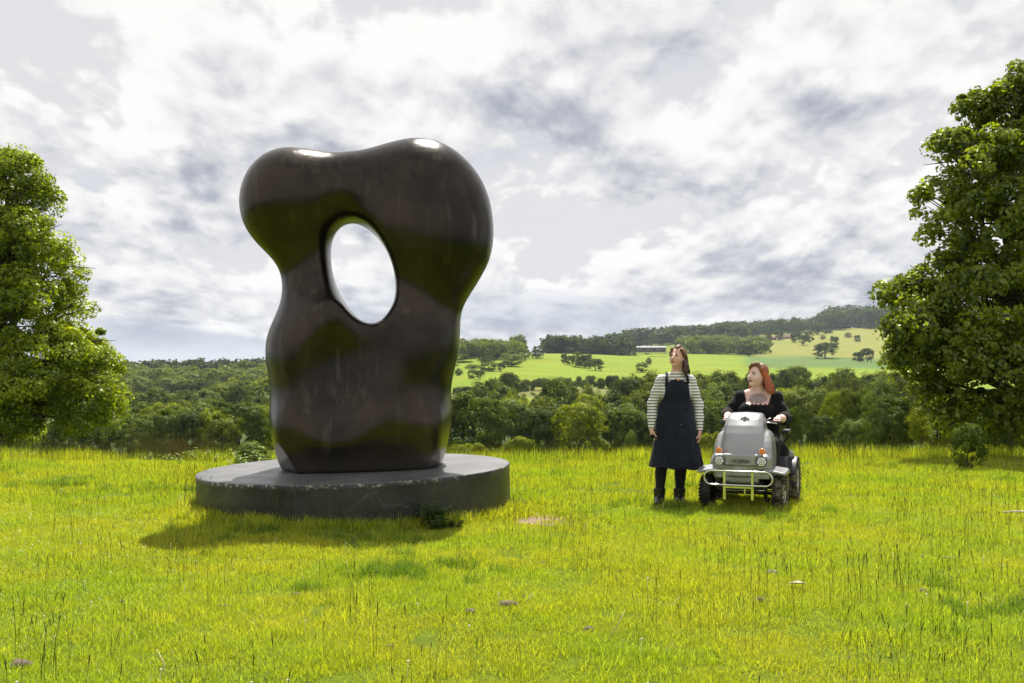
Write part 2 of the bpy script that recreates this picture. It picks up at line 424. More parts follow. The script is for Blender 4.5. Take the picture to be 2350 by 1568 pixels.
def trunk_mesh(name, h, r, lobes, seed, n=7, twigs=0):
    rr = random.Random(seed); mb = MB()
    pts = [(0, 0, -.03 * h)]; x = y = 0
    for i in range(1, 7):
        x += rr.uniform(-.02, .02) * h; y += rr.uniform(-.02, .02) * h; pts.append((x, y, h * .8 * i / 6))
    mb.tube(pts, [r * (1.25 if i == 0 else 1 - i / 8) for i in range(7)], n)
    for l in lobes:
        c = Vector(l[:3]); s = Vector(pts[rr.choice([1, 2, 3, 4])])
        if s.z > c.z - .05 * h: s = Vector(pts[1])
        mid = (s + c) / 2 + Vector((rr.uniform(-.03, .03), rr.uniform(-.03, .03), .03)) * h
        mb.tube([s, s.lerp(mid, .5) + Vector((0, 0, .01 * h)), mid, c], [r * .5, r * .4, r * .3, r * .12], 6)
        for k in range(twigs):
            e = c + Vector((rr.gauss(0, 1) * l[3], rr.gauss(0, 1) * l[4], rr.gauss(0, .7) * l[5])) * .75
            q = mid.lerp(c, rr.random())
            mb.tube([q, (q + e) / 2 + Vector((0, 0, .012 * h)), e], [r * .13, r * .08, r * .03], 4)
    return np_mesh(name, np.array(mb.V), mb.F, True, M_BARK)

def gen_lobes(kind, seed):
    rr = random.Random(seed); L = []
    def e(x, y, z, a, b_=None, c_=None): L.append((x, y, z, a, b_ or a, c_ or a))
    if kind == 'round':
        e(0, 0, .60, .38, .38, .34)
        for i in range(7):
            a_ = i * 2.4 + rr.random(); q = rr.uniform(.16, .27); e(q * cos(a_), q * sin(a_), rr.uniform(.42, .78), rr.uniform(.15, .22))
        e(rr.uniform(-.1, .1), 0, .84, .15, .15, .13)
    elif kind == 'broad':
        e(0, 0, .50, .40, .40, .36)
        for i in range(10):
            a_ = i * 2.4 + rr.random(); q = rr.uniform(.28, .44); e(q * cos(a_), q * sin(a_), rr.uniform(.36, .68), rr.uniform(.17, .24), None, rr.uniform(.14, .2))
        e(.1, 0, .8, .2, .2, .16); e(-.14, .1, .76, .2, .2, .17)
    elif kind == 'tall':
        for i in range(9):
            z = .28 + .62 * i / 8; w_ = .19 * math.sin(pi * (.22 + .66 * i / 8)) + .03; a_ = i * 2.4
            e(rr.uniform(.3, 1) * .13 * cos(a_), .13 * sin(a_), z, w_ * rr.uniform(.8, 1.15), None, rr.uniform(.10, .15))
    elif kind == 'poplar':
        for i in range(8): e(rr.uniform(-.02, .02), rr.uniform(-.02, .02), .16 + .74 * i / 7, .10 * math.sin(pi * (.2 + .7 * i / 7)) + .015, None, .09)
    elif kind == 'conifer':
        for i in range(9): e(0, 0, .22 + .70 * i / 8, .20 * (1 - i / 9.2) + .02, None, .055)
    elif kind == 'bush':
        for i in range(9):
            a_ = i * 2.4; q = rr.uniform(.1, .42); e(q * cos(a_), q * sin(a_), rr.uniform(.2, .62), rr.uniform(.18, .3), None, rr.uniform(.2, .32))
    elif kind == 'full':      # leafy to the ground
        e(0, 0, .52, .42, .42, .44)
        for i in range(12):
            a_ = i * 2.4 + rr.random(); z = rr.uniform(.12, .82); q = rr.uniform(.24, .38) * (1.15 - .6 * z); e(q * cos(a_), q * sin(a_), z, rr.uniform(.15, .24), None, rr.uniform(.13, .2))
    return L
PROTO = {}
def proto(kind, hi, var, material):
    key = (kind, hi, var, material.name)
    if key in PROTO: return PROTO[key]
    sd = hash((kind, var)) % 1000 if False else sum(map(ord, kind)) + 31 * var
    lo = gen_lobes(kind, sd)
    nc, nl, ls, cr = {2: (340, 120, .023, .082), 1: (190, 64, .037, .098), 0: (80, 24, .095, .125)}[hi]
    if kind in ('poplar', 'conifer'): cr *= .45; ls *= .8; nc = int(nc * .8)
    if kind == 'bush': cr *= 1.35; ls *= 1.5
    P, N, T_, sz = crown_leaves(lo, nc, nl, ls, cr, sd + hi)
    ext = np.percentile(np.abs(P[:, :2]).max(1), 97)
    hgt = P[:, 2].max() * .985
    cm = leaf_mesh('crown', P, N, T_, sz, material)
    tm = trunk_mesh('trunk', .8, .028 if kind not in ('bush',) else .012, lo[1:7], sd) if kind not in () else None
    PROTO[key] = (cm, tm, ext * 2, hgt)
    return PROTO[key]
NTREE = [0]
def tree(kind, px_, top, depth, wpx, label, cat='tree', group=None, hi=1, m=None, base=None, name=None, trunk=True, wide=False):
    """a tree whose crown is wpx wide at depth and whose top shows at height `top`"""
    m = m or M_LEAF; NTREE[0] += 1; v = NTREE[0] % (3 if hi < 2 else 2)
    cm, tm, w0, h0 = proto(kind, hi, v, m)
    if base is not None:                     # stand it where the ground is seen at the foot of the tree
        best = min((abs(tzf(at(px_, base, q).x, q) - at(px_, base, q).z) / q, q) for q in np.geomspace(max(300, depth * .6), depth * 1.5, 160))
        if best[0] < .004: depth = best[1]
    p = at(px_, top, depth); z0 = tzf(p.x, depth) - .1
    H = max(p.z - z0, .3) / h0; Wd = (1.22 if base is None else 1.0) * wpx / 2285 * depth / w0
    if kind in ('full', 'round') and wide: Wd = max(Wd, (.80 if depth < 140 else .62) * H * h0 / w0)
    root = empty(name or ('shrub' if cat == 'shrub' or cat == 'bush' else kind_name[kind]), (p.x, depth, z0), random.uniform(0, 6.28))
    root.scale = (Wd, Wd, H)
    tag(root, label, cat, group)
    obj('crown', cm, root)
    if trunk: obj('trunk', tm, root)
    return root
kind_name = {'round': 'broadleaf_tree', 'broad': 'oak_tree', 'tall': 'broadleaf_tree', 'poplar': 'poplar_tree', 'conifer': 'conifer_tree', 'bush': 'shrub', 'full': 'broadleaf_tree'}
random.seed(3)

# ------------------------------------------------------------------ woods that read as one mass
def wood(name, spec, label, material, kinds=('round', 'full'), nl=230, seed=1, cat='woodland'):
    """spec: list of (px0, px1, depth0, depth1, n, height, width)"""
    rr = random.Random(seed); Ps, Ns, Ts, Ss = [], [], [], []
    lib = []
    for k in kinds:
        for v in range(3):
            P, N, T_, sz = crown_leaves(gen_lobes(k, seed + v * 7), 34, nl // 22, .2, .13 if k != 'conifer' else .05, seed + v)
            lib.append((P, N, T_, sz))
    for (a, b_, d0, d1, n, h, w_) in spec:
        for i in range(n):
            dep = rr.uniform(d0, d1); sx = rr.uniform(a, b_); X = (sx - 1175) / 2285 * dep
            P, N, T_, sz = lib[rr.randrange(len(lib))]
            hh = h * rr.uniform(.75, 1.15); ww = w_ * rr.uniform(.8, 1.25) / .72; an = rr.uniform(0, 6.28); ca_, sa = cos(an), sin(an)
            Q = np.stack([(P[:, 0] * ca_ - P[:, 1] * sa) * ww + X, (P[:, 0] * sa + P[:, 1] * ca_) * ww + dep, P[:, 2] * hh + tzf(X, dep) - .05 * hh], -1)
            Ps.append(Q); Ns.append(N); Ts.append(np.clip(T_ * .7 + rr.uniform(0, .35), 0, 1)); Ss.append(sz * h * .75)
    me = leaf_mesh(name, np.concatenate(Ps), np.concatenate(Ns), np.concatenate(Ts), np.concatenate(Ss), material)
    return obj(name, me, label=label, cat=cat, kind='stuff')
M_WOOD = leaf_mat('far_wood_foliage', (.048, .078, .022), (.17, .21, .055), .3, .01, rand=0)
M_WOODD = leaf_mat('far_dark_wood_foliage', (.028, .050, .024), (.080, .11, .042), .25, .01, rand=0)
wood('woodland', [(150, 640, 860, 930, 190, 15, 10)], 'dark mixed wood with a spiky skyline far off between the left tree and the sculpture', M_WOODD, ('conifer', 'round'), seed=5)
wood('woodland', [(150, 640, 560, 700, 110, 13, 15)], 'pale green wooded slope below the dark skyline wood on the left', M_WOOD, seed=9)
wood('woodland', [(1256, 1440, 880, 960, 130, 17, 12)], 'dark dense wood on the crest above the bright green field', M_WOODD, seed=12)
wood('woodland', [(1390, 1700, 1250, 1750, 280, 23, 20)], 'blue-green wood covering the hill above the long barn', M_WOODD, seed=15)
wood('woodland', [(1570, 1755, 900, 1010, 90, 15, 14)], 'belt of rounded trees along the far edge of the bright field', M_WOOD, seed=17)
wood('woodland', [(1640, 1880, 1450, 1800, 140, 22, 22)], 'blue-green trees along the ridge above the hay-coloured slope', M_WOODD, seed=21)
wood('woodland', [(1885, 2330, 1500, 1850, 170, 34, 32)], 'wooded hilltop at the far right behind the near tree', M_WOODD, seed=23)
wood('woodland', [(620, 1000, 330, 640, 190, 13, 13)], 'valley wood seen behind and through the sculpture', M_WOOD, seed=31)
wood('woodland', [(985, 1190, 620, 800, 70, 13, 13)], 'wooded hillside behind the sculpture above the bright field', M_WOOD, seed=25)

# ------------------------------------------------------------------ single trees on the far fields
T = tree
T('full', 1235, 792, 640, 33, 'lone dark tree standing on the bright green field below the crest wood', m=M_LEAFD, base=823)
T('full', 1294, 811, 560, 15, 'slim small tree at the left end of the clump on the bright field', m=M_LEAFD, base=834)
T('full', 1307, 816, 555, 25, 'low tree second from the left in the clump on the bright field', m=M_LEAFD, base=838)
T('full', 1325, 805, 570, 32, 'tallest tree in the clump on the bright field', m=M_LEAF, base=843)
T('full', 1343, 812, 565, 32, 'round tree third from the right in the clump on the bright field', m=M_LEAFD, base=845)
T('full', 1366, 823, 520, 40, 'broad dark tree at the right end of the clump on the bright field', m=M_LEAFD, base=851)
T('full', 1489, 820, 620, 15, 'tiny tree just left of the standing woman on the bright field', m=M_LEAFD, base=837)
T('full', 1473, 831, 520, 28, 'grey-green bushy tree left of the standing woman on the bright field', m=M_LEAFP, base=855)
T('full', 1843, 768, 1150, 24, 'lone rounded tree on the hay-coloured slope nearest the farmhouses', m=M_LEAFD, base=792)
T('full', 1889, 769, 1280, 13, 'smallest lone bush-like tree high on the hay-coloured slope', m=M_LEAFD, base=779)
T('full', 1915, 771, 1150, 21, 'upright dark tree just above the biggest tree on the hay-coloured slope', m=M_LEAFD, base=797)
T('full', 1894, 786, 930, 54, 'biggest dark spreading tree on the hay-coloured slope', m=M_LEAFD, base=823)
T('full', 1946, 762, 1350, 16, 'small pale tree near the top of the hay-coloured slope', m=M_LEAF, base=775)
T('full', 1967, 769, 1260, 15, 'small round dark tree below the top pair on the hay-coloured slope', m=M_LEAFD, base=784)
T('full', 1970, 744, 1420, 18, 'round tree at the very top of the slope against the hilltop wood', m=M_LEAFD, base=759)
T('full', 1942, 732, 1440, 27, 'yellow-green tree at the edge of the hilltop wood', m=M_LEAFY, base=753)
T('full', 1971, 806, 900, 28, 'left tree of the touching pair low on the hay-coloured slope', m=M_LEAFD, base=831)
T('full', 1990, 799, 905, 32, 'right taller tree of the touching pair low on the hay-coloured slope', m=M_LEAFD, base=831)
T('full', 2033, 806, 900, 28, 'spreading tree beside the left fringe of the near right tree', m=M_LEAFD, base=835)
T('full', 1717, 789, 980, 26, 'dark tree jutting above the seated woman at the field corner', m=M_LEAFD, base=818)
for (x, t_, w_, dep, mm) in [(1660, 766, 24, 1200, M_LEAFD), (1684, 764, 22, 1180, M_LEAFD), (1708, 775, 26, 1120, M_LEAF), (1737, 771, 34, 1080, M_LEAFD), (1762, 762, 22, 1330, M_LEAFD),
        (1696, 785, 18, 1050, M_LEAF), (1786, 757, 24, 1380, M_LEAFD), (1808, 753, 26, 1370, M_LEAFD), (1831, 752, 22, 1360, M_LEAFD), (1852, 748, 26, 1400, M_LEAFD), (1874, 744, 26, 1420, M_LEAFD), (1896, 742, 28, 1440, M_LEAFD), (1826, 762, 26, 1230, M_LEAFD), (1856, 762, 24, 1240, M_LEAFD)]:
    T('full', x, t_, dep, w_, 'rounded dark tree by the farmhouses on the ridge above the seated woman', group='trees by the farmhouses on the ridge', m=mm, hi=0, base=t_ + 24)
for (x, t_, w_, dep) in [(1190, 768, 30, 760), (1180, 785, 46, 690), (1132, 792, 42, 700), (1175, 811, 42, 560), (1100, 808, 36, 640), (1120, 818, 36, 590), (1122, 831, 34, 520), (1150, 832, 15, 520), (1026, 832, 40, 560), (1000, 842, 34, 540), (1065, 828, 36, 590), (1086, 836, 30, 540), (1205, 800, 20, 680), (1150, 806, 34, 640)]:
    T('full', x, t_, dep, w_, 'rounded tree on the wooded hillside seen right of the sculpture', group='trees on the hillside right of the sculpture', m=[M_LEAF, M_LEAFD, M_LEAFP][int(x) % 3])
T('full', 1052, 845, 440, 20, 'small round tree at the lower left corner of the wooded hillside', m=M_LEAFD, base=862)
T('full', 1083, 846, 430, 20, 'pale pointed tree at the foot of the wooded hillside', m=M_LEAFP, base=870)
T('full', 1102, 850, 425, 22, 'dark bushy tree at the foot of the wooded hillside beside a pale pointed one', m=M_LEAFD, base=870)
hedge = [(1205, 870, 26), (1226, 871, 14), (1247, 868, 24), (1262, 870, 18), (1286, 866, 22), (1304, 868, 16), (1328, 863, 13), (1340, 872, 14), (1355, 863, 20), (1380, 867, 18), (1395, 870, 14), (1408, 863, 26), (1440, 864, 28), (1465, 866, 26), (1013, 886, 12), (1026, 884, 14), (1052, 888, 20), (1072, 888, 18), (1088, 890, 14), (1101, 876, 17), (1128, 872, 18), (1136, 868, 14), (1238, 876, 18), (1275, 874, 20), (1316, 875, 18), (1370, 876, 20), (1425, 874, 16)]
for (x, t_, w_) in hedge:
    T('bush', x, t_ - 1, 362 + (x % 7) * 4, w_ * 1.1, 'scrubby shrub in the hedgerow crossing the bright fields', 'shrub', 'hedgerow shrubs across the bright fields', hi=0, m=[M_LEAF, M_LEAFD, M_LEAFP][x % 3], trunk=False)
for (x, t_, w_, dep) in [(1455, 812, 16, 900), (1470, 814, 14, 900), (1484, 811, 10, 900), (1495, 813, 14, 900), (1510, 812, 12, 900), (1525, 814, 16, 900), (1440, 815, 14, 900), (1460, 818, 16, 860), (1500, 818, 18, 860), (1520, 819, 18, 860), (1540, 820, 18, 860)]:
    T('bush', x, t_, dep, w_, 'scrubby shrub in the hedge below the long barn', 'shrub', 'shrubs in the hedge below the long barn', hi=0, m=M_LEAFD, trunk=False)

# ------------------------------------------------------------------ middle distance, right of the sculpture
mid = [  # kind px top depth w material label
 ('round', 1169, 854, 300, 42, M_LEAFD, 'dark rounded tree standing alone between the two bright fields'),
 ('round', 1122, 868, 210, 46, M_LEAF, 'grey-green tree in front of the lone dark one between the fields'),
 ('round', 1150, 880, 205, 34, M_LEAF, None), ('broad', 1184, 896, 180, 60, M_LEAFY, 'low spreading tree in front of the lower bright field'),
 ('round', 1281, 866, 180, 66, M_LEAF, 'tall leafy tree rising into the lower bright field left of its twin'),
 ('broad', 1352, 880, 175, 72, M_LEAF, 'wide crowned tree rising into the lower bright field right of its twin'),
 ('round', 1346, 905, 150, 50, M_LEAFY, None), ('round', 1255, 910, 150, 50, M_LEAF, None), ('round', 1310, 900, 155, 44, M_LEAFD, None),
 ('round', 1440, 866, 175, 58, M_LEAFD, None), ('round', 1485, 850, 190, 66, M_LEAF, None), ('round', 1413, 898, 155, 50, M_LEAFD, None), ('round', 1470, 896, 150, 56, M_LEAF, None),
 ('round', 1430, 924, 125, 26, M_LEAFP, 'small pale grey tree amid darker ones left of the standing woman'),
 ('poplar', 1224, 900, 190, 20, M_LEAFP, 'narrow pale upright tree against the lower bright field'),
 ('full', 980, 905, 100, 90, M_LEAF, None), ('full', 920, 900, 105, 90, M_LEAFD, None), ('full', 860, 905, 105, 90, M_LEAF, None), ('full', 800, 905, 110, 90, M_LEAFP, None), ('full', 1035, 905, 108, 70, M_LEAFD, None), ('full', 1090, 898, 100, 108, M_LEAF, 'large tree just right of the sculpture in front of the lake'),
 ('full', 1172, 914, 105, 78, M_LEAFP, 'grey-topped tree right of the glimpse of the lake'),
 ('full', 1218, 930, 104, 60, M_LEAFD, None), ('full', 1256, 930, 98, 70, M_LEAFD, None),
 ('full', 1332, 925, 92, 104, M_LEAFY, 'wide yellow-green tree in the middle of the riverside row'),
 ('full', 1296, 942, 100, 60, M_LEAFD, None),
 ('full', 1402, 932, 100, 62, M_LEAFD, None), ('full', 1444, 938, 98, 62, M_LEAF, None), ('full', 1478, 946, 96, 60, M_LEAFD, None), ('full', 1515, 940, 96, 70, M_LEAF, None), ('full', 1570, 930, 96, 80, M_LEAFD, None),
 # behind the women and to their right
 ('round', 1545, 863, 210, 70, M_LEAF, None), ('round', 1600, 853, 230, 60, M_LEAF, None), ('round', 1652, 850, 240, 60, M_LEAF, None), ('round', 1649, 875, 150, 44, M_LEAFP, 'pale round-topped tree between the two women'),
 ('round', 1697, 877, 150, 50, M_LEAFD, None), ('round', 1612, 887, 160, 52, M_LEAFD, None), ('full', 1632, 912, 120, 60, M_LEAF, None), ('full', 1680, 922, 110, 60, M_LEAF, None), ('full', 1600, 932, 100, 56, M_LEAFD, None),
 ('round', 1735, 853, 260, 64, M_LEAFD, None), ('round', 1791, 845, 280, 50, M_LEAFD, None), ('round', 1829, 839, 290, 60, M_LEAF, None), ('broad', 1838, 865, 200, 88, M_LEAF, 'broad domed tree above the seated woman on the right'),
 ('round', 1775, 875, 200, 60, M_LEAFD, None), ('broad', 1932, 851, 210, 88, M_LEAF, 'broad domed tree in the belt right of the seated woman'), ('round', 1935, 843, 290, 60, M_LEAFD, None), ('round', 1988, 855, 230, 46, M_LEAFD, None), ('round', 2026, 850, 230, 52, M_LEAF, None), ('round', 2075, 853, 230, 60, M_LEAF, None),
 ('round', 1885, 859, 230, 50, M_LEAFD, None), ('full', 1800, 892, 120, 70, M_LEAFY, None)]
for (k, x, t_, dep, w_, mm, lb) in mid:
    if lb: T(k, x, t_, dep, w_, lb, hi=1, m=mm, wide=True)
    elif x < 1530: T(k, x, t_, dep, w_, 'leafy tree in the riverside belt between the sculpture and the standing woman', group='trees of the riverside belt', hi=1, m=mm, wide=True)
    else: T(k, x, t_, dep, w_, 'leafy tree in the belt behind the two women', group='trees of the belt behind the women', hi=1, m=mm, wide=True)
# nearer big trees at the right
T('full', 1858, 886, 62, 108, 'large bright-topped tree right of the seated woman', hi=2, m=M_LEAFP)
T('full', 1922, 892, 58, 66, 'narrow yellowish-green tree between two bigger ones right of the seated woman', hi=2, m=M_LEAFY)
T('full', 1965, 888, 56, 68, 'dark leafy tree standing in shade left of the big dark bush', hi=2, m=M_LEAF)
T('full', 2028, 864, 52, 92, 'pale grey-green tree rising behind the big dark bush', hi=2, m=M_LEAFP)
T('full', 1812, 930, 50, 44, 'low leafy tree just right of the scooter rider', hi=2, m=M_LEAF)
T('full', 1890, 950, 48, 70, 'dark undergrowth tree at the field edge right of the scooter', hi=2, m=M_LEAFD)
T('full', 1960, 960, 44, 60, 'small light-leaved tree at the field edge left of the big dark bush', hi=2, m=M_LEAFP)
T('full', 2048, 905, 23, 112, 'big dark bush at the field edge left of the near right tree', 'bush', hi=2, m=M_LEAFD, name='shrub')
T('bush', 2008, 1020, 20, 66, 'low spreading dark bush at the foot of the big dark bush', 'bush', hi=2, m=M_LEAFD)
T('full', 2150, 900, 21.5, 110, 'lime-green young tree with leaves to the ground under the near right tree', hi=2, m=M_LEAFY)
T('full', 2230, 930, 22, 110, 'shaded tree behind the sapling under the near right tree', hi=2, m=M_LEAF)
T('full', 2320, 900, 22, 130, 'dark shaded tree filling the right edge behind the near right tree', hi=2, m=M_LEAFD)
T('bush', 1633, 990, 34, 46, 'bright round bush between the standing woman and the scooter', 'bush', hi=2, m=M_LEAFY)
T('bush', 1190, 1001, 24, 74, 'bright bush on the field edge right of the plinth', 'bush', hi=2, m=M_LEAFY)
T('bush', 1070, 1016, 22, 70, 'yellow-green bush just behind the right rim of the plinth', 'bush', hi=2, m=M_LEAFY)
T('bush', 1445, 986, 38, 26, 'pale small bush in front of the riverside trees left of the standing woman', 'bush', hi=1, m=M_LEAFP)
T('bush', 1130, 1028, 24, 36, 'low green bush between the plinth and the bright bush', 'bush', hi=1, m=M_LEAF)
T('bush', 578, 1012, 15.5, 72, 'pale bush behind the left rim of the plinth', 'bush', hi=2, m=M_LEAFP)
# ------------------------------------------------------------------ left middle distance
T('round', 397, 862, 520, 62, 'pale green tree group crown above the left valley wood', m=M_LEAFP)
T('broad', 353, 888, 260, 110, 'broad domed tree in the left valley below the dark skyline wood', m=M_LEAF)
T('full', 552, 921, 95, 98, 'large bushy tree immediately left of the sculpture foot', hi=2, m=M_LEAF)
leftv = [(430, 895, 250, 60), (470, 892, 250, 60), (500, 884, 280, 60), (545, 884, 260, 50), (290, 892, 260, 60), (250, 888, 260, 60), (315, 862, 480, 50), (440, 868, 480, 50), (480, 872, 470, 50), (520, 876, 460, 50), (565, 872, 440, 50), (270, 864, 470, 50),
         (330, 922, 150, 60), (295, 930, 140, 60), (370, 925, 140, 70), (415, 918, 150, 60), (455, 920, 140, 70), (500, 915, 150, 60), (585, 905, 160, 60), (250, 930, 140, 60),
         (300, 950, 105, 60), (345, 945, 100, 64), (395, 940, 100, 66), (440, 945, 98, 66), (485, 938, 98, 60), (510, 950, 90, 50), (255, 960, 98, 60), (205, 955, 98, 64), (160, 960, 90, 64), (600, 930, 100, 60), (100, 960, 90, 70), (40, 960, 90, 70), (640, 925, 110, 60), (700, 920, 110, 60), (760, 915, 110, 70)]
for i, (x, t_, dep, w_) in enumerate(leftv):
    T('full' if dep < 130 else 'round', x, t_, dep, w_ * 1.1, 'leafy tree in the valley wood between the left tree and the sculpture', group='trees of the left valley wood', hi=1, m=[M_LEAF, M_LEAFP, M_LEAF, M_LEAFD, M_LEAFY][i % 5], wide=True)

# each anonymous tree of a belt gets its own place in its row
ORD = 'first second third fourth fifth sixth seventh eighth ninth tenth eleventh twelfth thirteenth fourteenth fifteenth sixteenth seventeenth eighteenth nineteenth twentieth twenty-first twenty-second twenty-third twenty-fourth twenty-fifth twenty-sixth twenty-seventh twenty-eighth twenty-ninth thirtieth'.split()
TONE = {'broadleaf_foliage': 'green', 'pale_foliage': 'pale green', 'yellow_green_foliage': 'yellow-green', 'dark_foliage': 'dark green'}
WHERE = {'trees of the left valley wood': ('tree', 'the left valley wood', (130, 350)), 'trees of the riverside belt': ('tree', 'the riverside belt', (130,)), 'trees of the belt behind the women': ('tree', 'the belt behind the women', (140, 205)),
         'hedgerow shrubs across the bright fields': ('shrub', 'the hedgerow across the bright fields', ()), 'trees by the farmhouses on the ridge': ('tree', 'the group by the ridge farmhouses', ()),
         'trees on the hillside right of the sculpture': ('tree', 'the hillside right of the sculpture', (600,)), 'shrubs in the hedge below the long barn': ('shrub', 'the hedge below the long barn', (880,))}
for gname, (what, place, cuts) in WHERE.items():
    mem = [o for o in COL.objects if o.get('group') == gname]
    rows = {}
    for o in mem: rows.setdefault(sum(o.location.y > c_ for c_ in cuts), []).append(o)
    for r_, os_ in rows.items():
        rn = {1: [''], 2: ['front row of ', 'back row of '], 3: ['front row of ', 'middle row of ', 'back row of ']}[len(cuts) + 1][r_]
        for i, o in enumerate(sorted(os_, key=lambda o: o.location.x / o.location.y)):
            tone = TONE.get(o.children[0].data.materials[0].name, 'green')
            o['label'] = '%s %s, %s from left in %s%s' % (tone, what, ORD[i], rn, place)
# ------------------------------------------------------------------ the two near trees
def near_tree(name, X, Y, lobes, label, material, nclump, nleaf, lsize, crad, seed, trunk_r, droop=.3, twigs=9):
    z0 = tzf(X, Y) - .15
    root = empty(name, (X, Y, z0)); tag(root, label, 'tree')
    L = [(l[0] - X, l[1] - Y, l[2] - z0, l[3], l[4], l[5]) for l in lobes]
    P, N, T_, sz = crown_leaves(L, nclump, nleaf, lsize, crad, seed, .12, droop, .55, .85, 1.15, .5, .16, False)
    obj('crown', leaf_mesh('crown', P, N, T_, sz, material), root)
    h = max(l[2] for l in L)
    obj('trunk', trunk_mesh('trunk', h, trunk_r, L, seed, 10, twigs), root)
    return root
def lob(px_, py_, Y, rpx, rz=None, ry=None):
    rpx *= .88; rz = rz * .88 if rz else None
    p = at(px_, py_, Y); k = Y / 2285
    return (p.x, p.y, p.z, rpx * k, (ry or rpx) * k, (rz or rpx) * k)
YL = 30.0
lobesL = [lob(20, 430, YL, 80, 90), lob(80, 470, YL + .5, 55, 50), lob(-40, 520, YL, 110, 110), lob(60, 560, YL - .6, 80, 80), lob(110, 620, YL, 72, 55), lob(150, 700, YL + .4, 60, 60),
          lob(40, 700, YL - 1.2, 90, 90), lob(-60, 720, YL, 130, 140), lob(180, 790, YL, 60, 55), lob(110, 820, YL - 1, 90, 80), lob(215, 850, YL + .3, 65, 55), lob(200, 920, YL - .5, 70, 60),
          lob(60, 900, YL - 1.2, 110, 80), lob(-40, 930, YL, 130, 70), lob(130, 960, YL - .5, 80, 45), lob(230, 900, YL, 45, 40), lob(10, 370, YL, 40, 38), lob(10, 990, YL + .6, 60, 28)]
near_tree('maple_tree', at(10, 900, YL).x, YL, lobesL, 'tall leafy bright green tree at the left edge of the field', M_MAPLE, 820, 200, .092, .46, 41, .20, .3, 14)
YR = 18.0
lobesR = [lob(2330, 260, YR, 70, 90), lob(2240, 250, YR + .4, 45, 45), lob(2260, 370, YR - .4, 90, 85), lob(2190, 350, YR, 60, 55), lob(2160, 450, YR, 60, 55), lob(2300, 500, YR - .8, 110, 100), lob(2190, 540, YR - .3, 70, 60),
          lob(2180, 640, YR, 75, 60), lob(2110, 650, YR, 60, 32), lob(2060, 665, YR - .2, 38, 22), lob(2110, 740, YR - .6, 70, 55), lob(2280, 680, YR - 1, 120, 100), lob(2200, 800, YR - .8, 110, 80), lob(2110, 830, YR - .3, 60, 45), lob(2130, 900, YR - .2, 45, 50),
          lob(2300, 860, YR - 1.2, 110, 90), lob(2250, 950, YR - .6, 90, 55), lob(2400, 400, YR, 130, 200), lob(2420, 700, YR, 140, 200), lob(2380, 180, YR, 60, 60), lob(2400, 950, YR - .5, 120, 70), lob(2060, 800, YR - .3, 30, 24)]
near_tree('lime_tree', at(2420, 900, YR).x, YR, lobesR, 'tall dark leafy tree filling the right edge of the picture', M_LIME, 1250, 84, .084, .25, 43, .17, .45, 14)
# sapling in front of the right tree, rooted in the field
T('full', 2222, 972, 14.8, 62, 'small spiky sapling bush standing in the shade of the near right tree', 'bush', hi=1, m=M_LEAF)
# ------------------------------------------------------------------ grass
def gmat(name, base, tip, trans=.5):
    m = bpy.data.materials.new(name); m.use_nodes = True
    t = NT(m.node_tree); t.n.clear(); out = t.new('ShaderNodeOutputMaterial')
    c = t.mix(t.attr('tint'), base, tip)
    geo_ = t.new('ShaderNodeNewGeometry').outputs['Position']
    n = t.noise(geo_, .55, 4, .6); n2_ = t.noise(geo_, 2.3, 3, .6)
    c = t.mix(t.step(n, .38, .66, 0., .6), c, t.mix(1., c, (.62, .92, .9), 'MULTIPLY'))
    c = t.mix(t.step(n2_, .45, .7, 0., .45), c, t.mix(1., c, (1.12, 1.0, .9), 'MULTIPLY'))
    d_ = t.new('ShaderNodeBsdfDiffuse'); t.put(d_.inputs[0], c)
    tr = t.new('ShaderNodeBsdfTranslucent'); t.put(tr.inputs[0], t.mix(1., c, (1.3, 1.25, .6), 'MULTIPLY'))
    gl = t.new('ShaderNodeBsdfGlossy'); gl.inputs['Roughness'].default_value = .35
    mx = t.new('ShaderNodeMixShader'); mx.inputs[0].default_value = trans; t.l.new(d_.outputs[0], mx.inputs[1]); t.l.new(tr.outputs[0], mx.inputs[2])
    m2 = t.new('ShaderNodeMixShader'); m2.inputs[0].default_value = .035; t.l.new(mx.outputs[0], m2.inputs[1]); t.l.new(gl.outputs[0], m2.inputs[2]); t.l.new(m2.outputs[0], out.inputs[0])
    return m
M_GRASS = gmat('grass_blade', (.235, .29, .006), (.62, .63, .05), .5)
M_STALK = gmat('grass_stalk', (.05, .07, .010), (.16, .15, .03), .2)
M_BUR = gmat('burnt_grass', (.16, .12, .03), (.3, .22, .08), .3)

